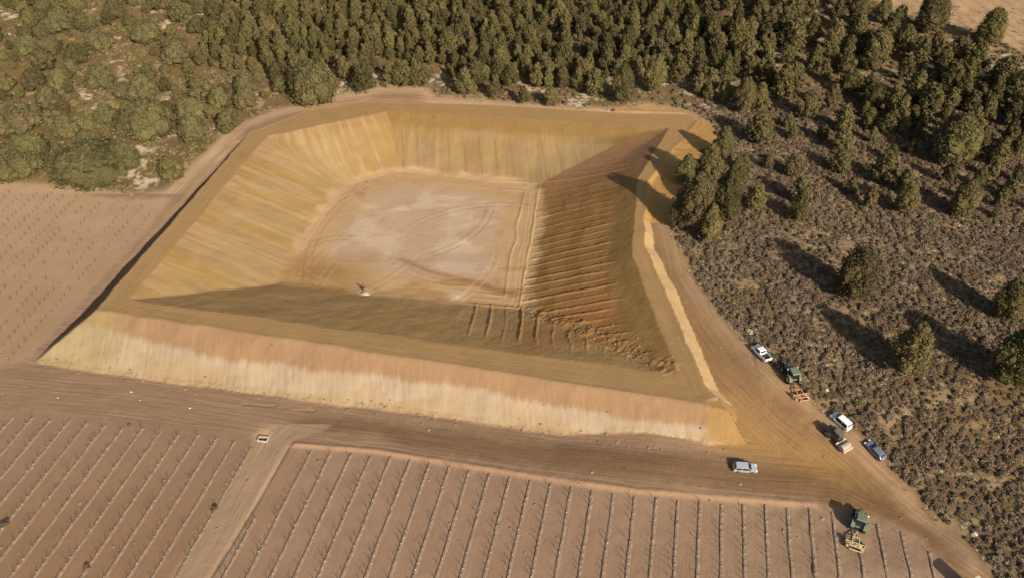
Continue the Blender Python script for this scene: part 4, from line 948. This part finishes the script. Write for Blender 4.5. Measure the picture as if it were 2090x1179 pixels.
def leveller(e, P, W=3.0):
    """towed land leveller: drawbar, frame, wide blade box with side plates, two wheels"""
    MB().tube((2.3, 0, 0.55), (0.9, 0.55, 0.75), 0.08, 0.08, 6).tube((2.3, 0, 0.55), (0.9, -0.55, 0.75), 0.08, 0.08, 6).build('drawbar', P, e)
    MB().box((0.05, 0.55, 0.80), (1.9, 0.16, 0.18)).box((0.05, -0.55, 0.80), (1.9, 0.16, 0.18)).box((0.95, 0, 0.80), (0.14, 1.26, 0.15)).build('frame', P, e, bevel=0.02)
    MB().prism([(-0.2, 0.05), (-0.02, 0.35), (-0.05, 0.75), (-0.30, 1.02), (-0.42, 1.0), (-0.2, 0.72), (-0.16, 0.36), (-0.30, 0.05)], lambda x, z: W/2).build('blade', P, e)
    for sg in (-1, 1):
        MB().prism([(0.75, 0.05), (0.75, 0.55), (0.2, 0.98), (-0.45, 1.02), (-0.45, 0.05)], lambda x, z: 0.045, sg*(W/2+0.05)).build('side_plate', P, e)
        wheel(e, -1.15, sg*0.75, 0.42, 0.28, P); MB().tube((-0.8, sg*0.55, 0.80), (-1.15, sg*0.60, 0.42), 0.07, 0.07, 6).build('wheel_arm', P, e)
        MB().box((-1.05, sg*1.22, 0.62), (0.85, 0.40, 0.12)).build('step_plate', P, e)
    MB().box((-1.15, 0, 0.95), (0.16, 2.0, 0.14)).box((-1.75, 0, 0.75), (0.14, 1.9, 0.14)).build('rear_beam', P, e, bevel=0.02)
    MB().tube((0.3, 0, 0.9), (-0.9, 0, 1.1), 0.07, 0.05, 8).build('ram', M_RIM, e)
def chain(px_front, px_mid, px_back, labs, P, W):
    e = place('tractor', px_front, px_mid, labs[0], 'tractor', 1.3); tractor(e, P_GREEN)
    e.scale = (1.12, 1.15, 1.18)
    d = np.array([cos(e.rotation_euler.z), sin(e.rotation_euler.z)]); c = np.array(e.location[:2])-d*4.2
    g_ = empty('land_leveller', (float(c[0]), float(c[1]), float(Hs(*c))+0.03), e.rotation_euler.z, labs[1], 'leveller'); g_.rotation_euler = e.rotation_euler; leveller(g_, P, W)
chain((1601, 737), (1630, 790), None, ('green tractor with open-sided cab parked at the scrub edge below the white pickup', 'rusty tan land leveller hitched behind the tractor at the scrub edge'), P_TAN, 3.1)
chain((1757, 1038), (1750, 1088), None, ('green tractor standing in the planted field at the lower right', 'pale yellow land leveller hitched behind the tractor in the planted field'), paint_mat('pale_yellow_steel', (0.46, 0.37, 0.19), 0.7), 3.0)
# soil roller: drum towards the camera
e = place('soil_roller', (1730, 914), (1686, 868), 'dark soil roller with a pale steel drum standing on the road', 'roller', 1.0)
P_DARK = paint_mat('dark_machine_paint', (0.10, 0.088, 0.072), 0.6)
MB().prism([(-2.6, 0.75), (-2.65, 1.35), (-2.3, 1.62), (-0.75, 1.72), (-0.75, 0.70)], lambda x, z: 0.72).build('engine_hood', P_DARK, e, bevel=0.06)
MB().box((-0.3, 0, 0.95), (1.5, 0.9, 0.35)).build('chassis', M_BLACK, e, bevel=0.04)
cab = MB()
for x, y in ((0.55, .62), (0.55, -.62), (-0.75, .66), (-0.75, -.66)): cab.tube((x, y, 1.1), (x, y*0.97, 2.85), 0.05, 0.05, 6)
cab.build('cab_frame', M_BLACK, e)
MB().box((-0.1, 0, 1.30), (1.35, 1.32, 0.6)).build('platform', P_DARK, e, bevel=0.03); MB().box((-0.1, 0, 2.20), (1.22, 1.20, 1.2), (0.97, 0.97)).build('cab_glass', M_GLASS, e, bevel=0.03)
MB().box((-0.1, 0, 2.92), (1.6, 1.5, 0.14), (0.9, 0.9)).build('roof', P_DARK, e, bevel=0.04)
MB().lathe([(0.001, -1.02), (0.70, -1.02), (0.74, -0.98), (0.74, 0.98), (0.70, 1.02), (0.001, 1.02)], (2.05, 0, 0.74), n=24).build('drum', P_DUST, e)
for sg in (-1, 1):
    MB().box((1.80, sg*1.12, 0.78), (2.2, 0.14, 0.30)).build('drum_frame', P_DARK, e, bevel=0.03); wheel(e, -1.55, sg*0.92, 0.76, 0.50, P_DUST)
M_BEAM = noisy('dusty_beam', (0.50, 0.42, 0.32), 0.6, 0.2, 2)
MB().box((2.95, 0, 0.80), (0.26, 2.38, 0.34)).build('front_beam', M_BEAM, e, bevel=0.04); MB().box((0.95, 0, 0.85), (0.30, 2.38, 0.36)).build('rear_beam', M_BEAM, e, bevel=0.04)
MB().box((0.80, 0, 1.25), (0.5, 0.9, 0.3)).build('hitch', M_BLACK, e, bevel=0.03)

# lorry at the very bottom right: only a corner of its box and its shadow come into view
c = np.array([74.2, 66.9]); th = radians(-48)
cx_, cy_ = at(1996, 1174, 3.0); th = radians(119); d = np.array([cos(th), sin(th)]); s = np.array([-d[1], d[0]])
ctr = np.array([cx_, cy_])-d*3.6-s*(-1.2)*1.0+np.array([0, 0])
e = empty('box_lorry', (float(ctr[0]), float(ctr[1]), 0.25), th, 'tan box lorry cut off by the lower right picture edge, only a corner showing', 'lorry')
P_CREAM = noisy('cream_box', (0.55, 0.46, 0.33), 0.6, 0.12, 2)
MB().box((0.4, 0, 1.95), (6.4, 2.4, 2.1)).build('cargo_box', P_CREAM, e, bevel=0.04); MB().box((0.2, 0, 0.75), (7.4, 0.9, 0.25)).build('chassis', M_BLACK, e)
MB().prism([(-4.9, 0.5), (-4.95, 1.3), (-4.6, 2.4), (-3.0, 2.4), (-3.0, 0.5)], lambda x, z: 1.12).build('cab', P_WHITE, e, bevel=0.06)
MB().add([(-4.97, -0.98, 1.40), (-4.97, 0.98, 1.40), (-4.66, 0.95, 2.28), (-4.66, -0.95, 2.28), (-4.85, -0.98, 1.40), (-4.85, 0.98, 1.40), (-4.54, 0.95, 2.28), (-4.54, -0.95, 2.28)], [(0, 1, 2, 3), (7, 6, 5, 4), (0, 4, 5, 1), (1, 5, 6, 2), (2, 6, 7, 3), (3, 7, 4, 0)]).build('windscreen', M_GLASS, e)
for sg in (-1, 1):
    for x in (-3.9, 1.6, 2.6): wheel(e, x, sg*1.0, 0.46, 0.30)

# ------------------------------------------------------------------ small things
def rock(name, px, r, label, seed, material=M_STONE, cat='rock', sq=0.6):
    x, y = at(*px); v, f = ico(2); q = np.random.default_rng(seed); ph = q.random(3)*6
    n = 1+0.22*np.sin(v[:, :1]*3.1+ph[0])*np.sin(v[:, 1:2]*3.7+ph[1])+0.16*np.sin(v[:, 2:]*5+ph[2])+0.1*(q.random((len(v), 1))-.5)
    o = bpy.data.objects.new(name, mesh_of(name, v*n*np.array([r, r*.8, r*sq]), f, material)); COL.objects.link(o); o.location = (x, y, float(Hs(x, y))+r*sq*0.35); return tag(o, label, cat)
rock('boulder', (268, 799), 0.30, 'pale boulder on the bare ground below the left end of the front bank', 1)
rock('boulder', (286, 816), 0.22, 'small pale stone just below the pale boulder beneath the left end of the front bank', 2)
rock('boulder', (388, 832), 0.24, 'pale stone beside the road, right of the other stones below the bank', 3)
rock('boulder', (118, 811), 0.2, 'lone pale stone at the far left end of the road', 4)
rock('boulder', (1687, 796), 0.50, 'bright white stone in the scrub right of the tan leveller', 5)
rock('boulder', (1988, 1089), 0.55, 'white stone where the road meets the scrub at the lower right', 6)
rock('boulder', (1838, 1056), 0.22, 'tiny dark stone on the road above the field tractor', 7, M_CLOD)
rock('spoil_heap', (745, 600), 1.0, 'pale heap of spoil at the near edge of the basin floor', 8, noisy('white_spoil', (0.42, 0.31, 0.20), 0.95, 0.2, 2, bump=0.3), 'spoil heap', 0.35)
# broken bush beside the heap
def twiggy(name, px, h, label, material, n, seed, cat, spread=0.6, thick=0.05):
    x, y = at(*px); r = np.random.default_rng(seed); m = MB()
    for i in range(n):
        a = r.random()*6.28; t = r.random()*spread; p = np.array([0, 0, -0.05]); q = np.array([cos(a)*t*h, sin(a)*t*h, h*(0.55+.45*r.random())]); k = (p+q)/2+np.array([0, 0, .12*h]); m.tube(p, k, thick, thick*.7, 5, False); m.tube(k, q, thick*.7, thick*.2, 5, False)
        b = a+r.uniform(-1, 1); m.tube(k, k+np.array([cos(b)*.3*h, sin(b)*.3*h, .25*h]), thick*.5, thick*.15, 4, False)
    o = MB(); o.v = m.v; o.f = m.f; ob = o.build(name, material); ob.location = (x, y, float(Hs(x, y))); return tag(ob, label, cat)
twiggy('dead_bush', (741, 592), 1.8, 'dark broken dead bush on the basin floor beside the pale spoil heap', M_TWIG, 7, 5, 'bush', 0.5, 0.10)
twiggy('dead_tree', (300, 256), 5.0, 'bleached white dead tree among the left hillside pines', noisy('bleached_wood', (0.52, 0.47, 0.42), 0.9, 0.2, 4), 14, 6, 'tree', 0.45, 0.16)
def bush(name, px, s, label, me, cat='bush', n=1):
    x, y = at(*px); o = bpy.data.objects.new(name, me); COL.objects.link(o); o.location = (x, y, float(Hs(x, y))-0.05); o.scale = (s, s, s*.8); return tag(o, label, cat)
bush('low_bush', (440, 1038), 1.35, 'dark low bush at the left edge of the farm track', SHR[5])
bush('low_bush', (12, 1070), 1.3, 'brown weedy bush in a gap of the planted rows at the left picture edge', SHR[1])
bush('low_bush', (178, 1158), 1.0, 'brown weed clump in the planted rows near the bottom edge, left', SHR[2])
bush('low_bush', (264, 868), 0.7, 'small weed tuft at the top end of a planted row by the road', SHR[3])
bush('pale_bush', (1531, 680), 1.3, 'pale bleached bush at the scrub edge just above the white pickup', shrub_mesh(77, noisy('bleached_leaf', (0.42, 0.35, 0.25), 0.9, 0.3, 4), 5))
bush('orange_bush', (1252, 226), 1.0, 'dark bush on the lip behind the back edge of the reservoir', SHR[6])
# irrigation box: pale spoil and a dark slotted concrete cover beside the track
x, y = at(537, 897); e = empty('valve_box', (x, y, float(Hs(x, y))), radians(-8), 'pale concrete valve box with a dark opening at the head of the farm track', 'valve box')
M_CONC = noisy('concrete', (0.42, 0.34, 0.26), 0.9, 0.2, 4, bump=0.1)
for c_, d_ in (((0, -0.45, .16), (2.0, .14, .36)), ((0, .55, .22), (2.0, .14, .48)), ((-.95, .05, .19), (.14, .88, .42)), ((.95, .05, .19), (.14, .88, .42))): MB().box(c_, d_).build('wall', M_CONC, e, bevel=0.02)
MB().box((0, .05, -0.02), (1.76, .86, .08)).build('pit_floor', M_BLACK, e)
MB().box((-0.4, .35, .40), (1.0, .50, .07)).build('cover_slab', M_CONC, e, bevel=0.01)
# thin dark post added in place of a small shadow by the pickup
x, y = at(1526, 728); MBs = MB().tube((0, 0, -.1), (0.05, 0, 1.2), 0.05, 0.045, 6); o = MBs.build('shadow_stick', M_BARK); o.location = (x, y, float(Hs(x, y))); tag(o, 'short dark post standing in for a small shadow beside the white pickup', 'shadow stand-in')
print('objects', len(bpy.data.objects))
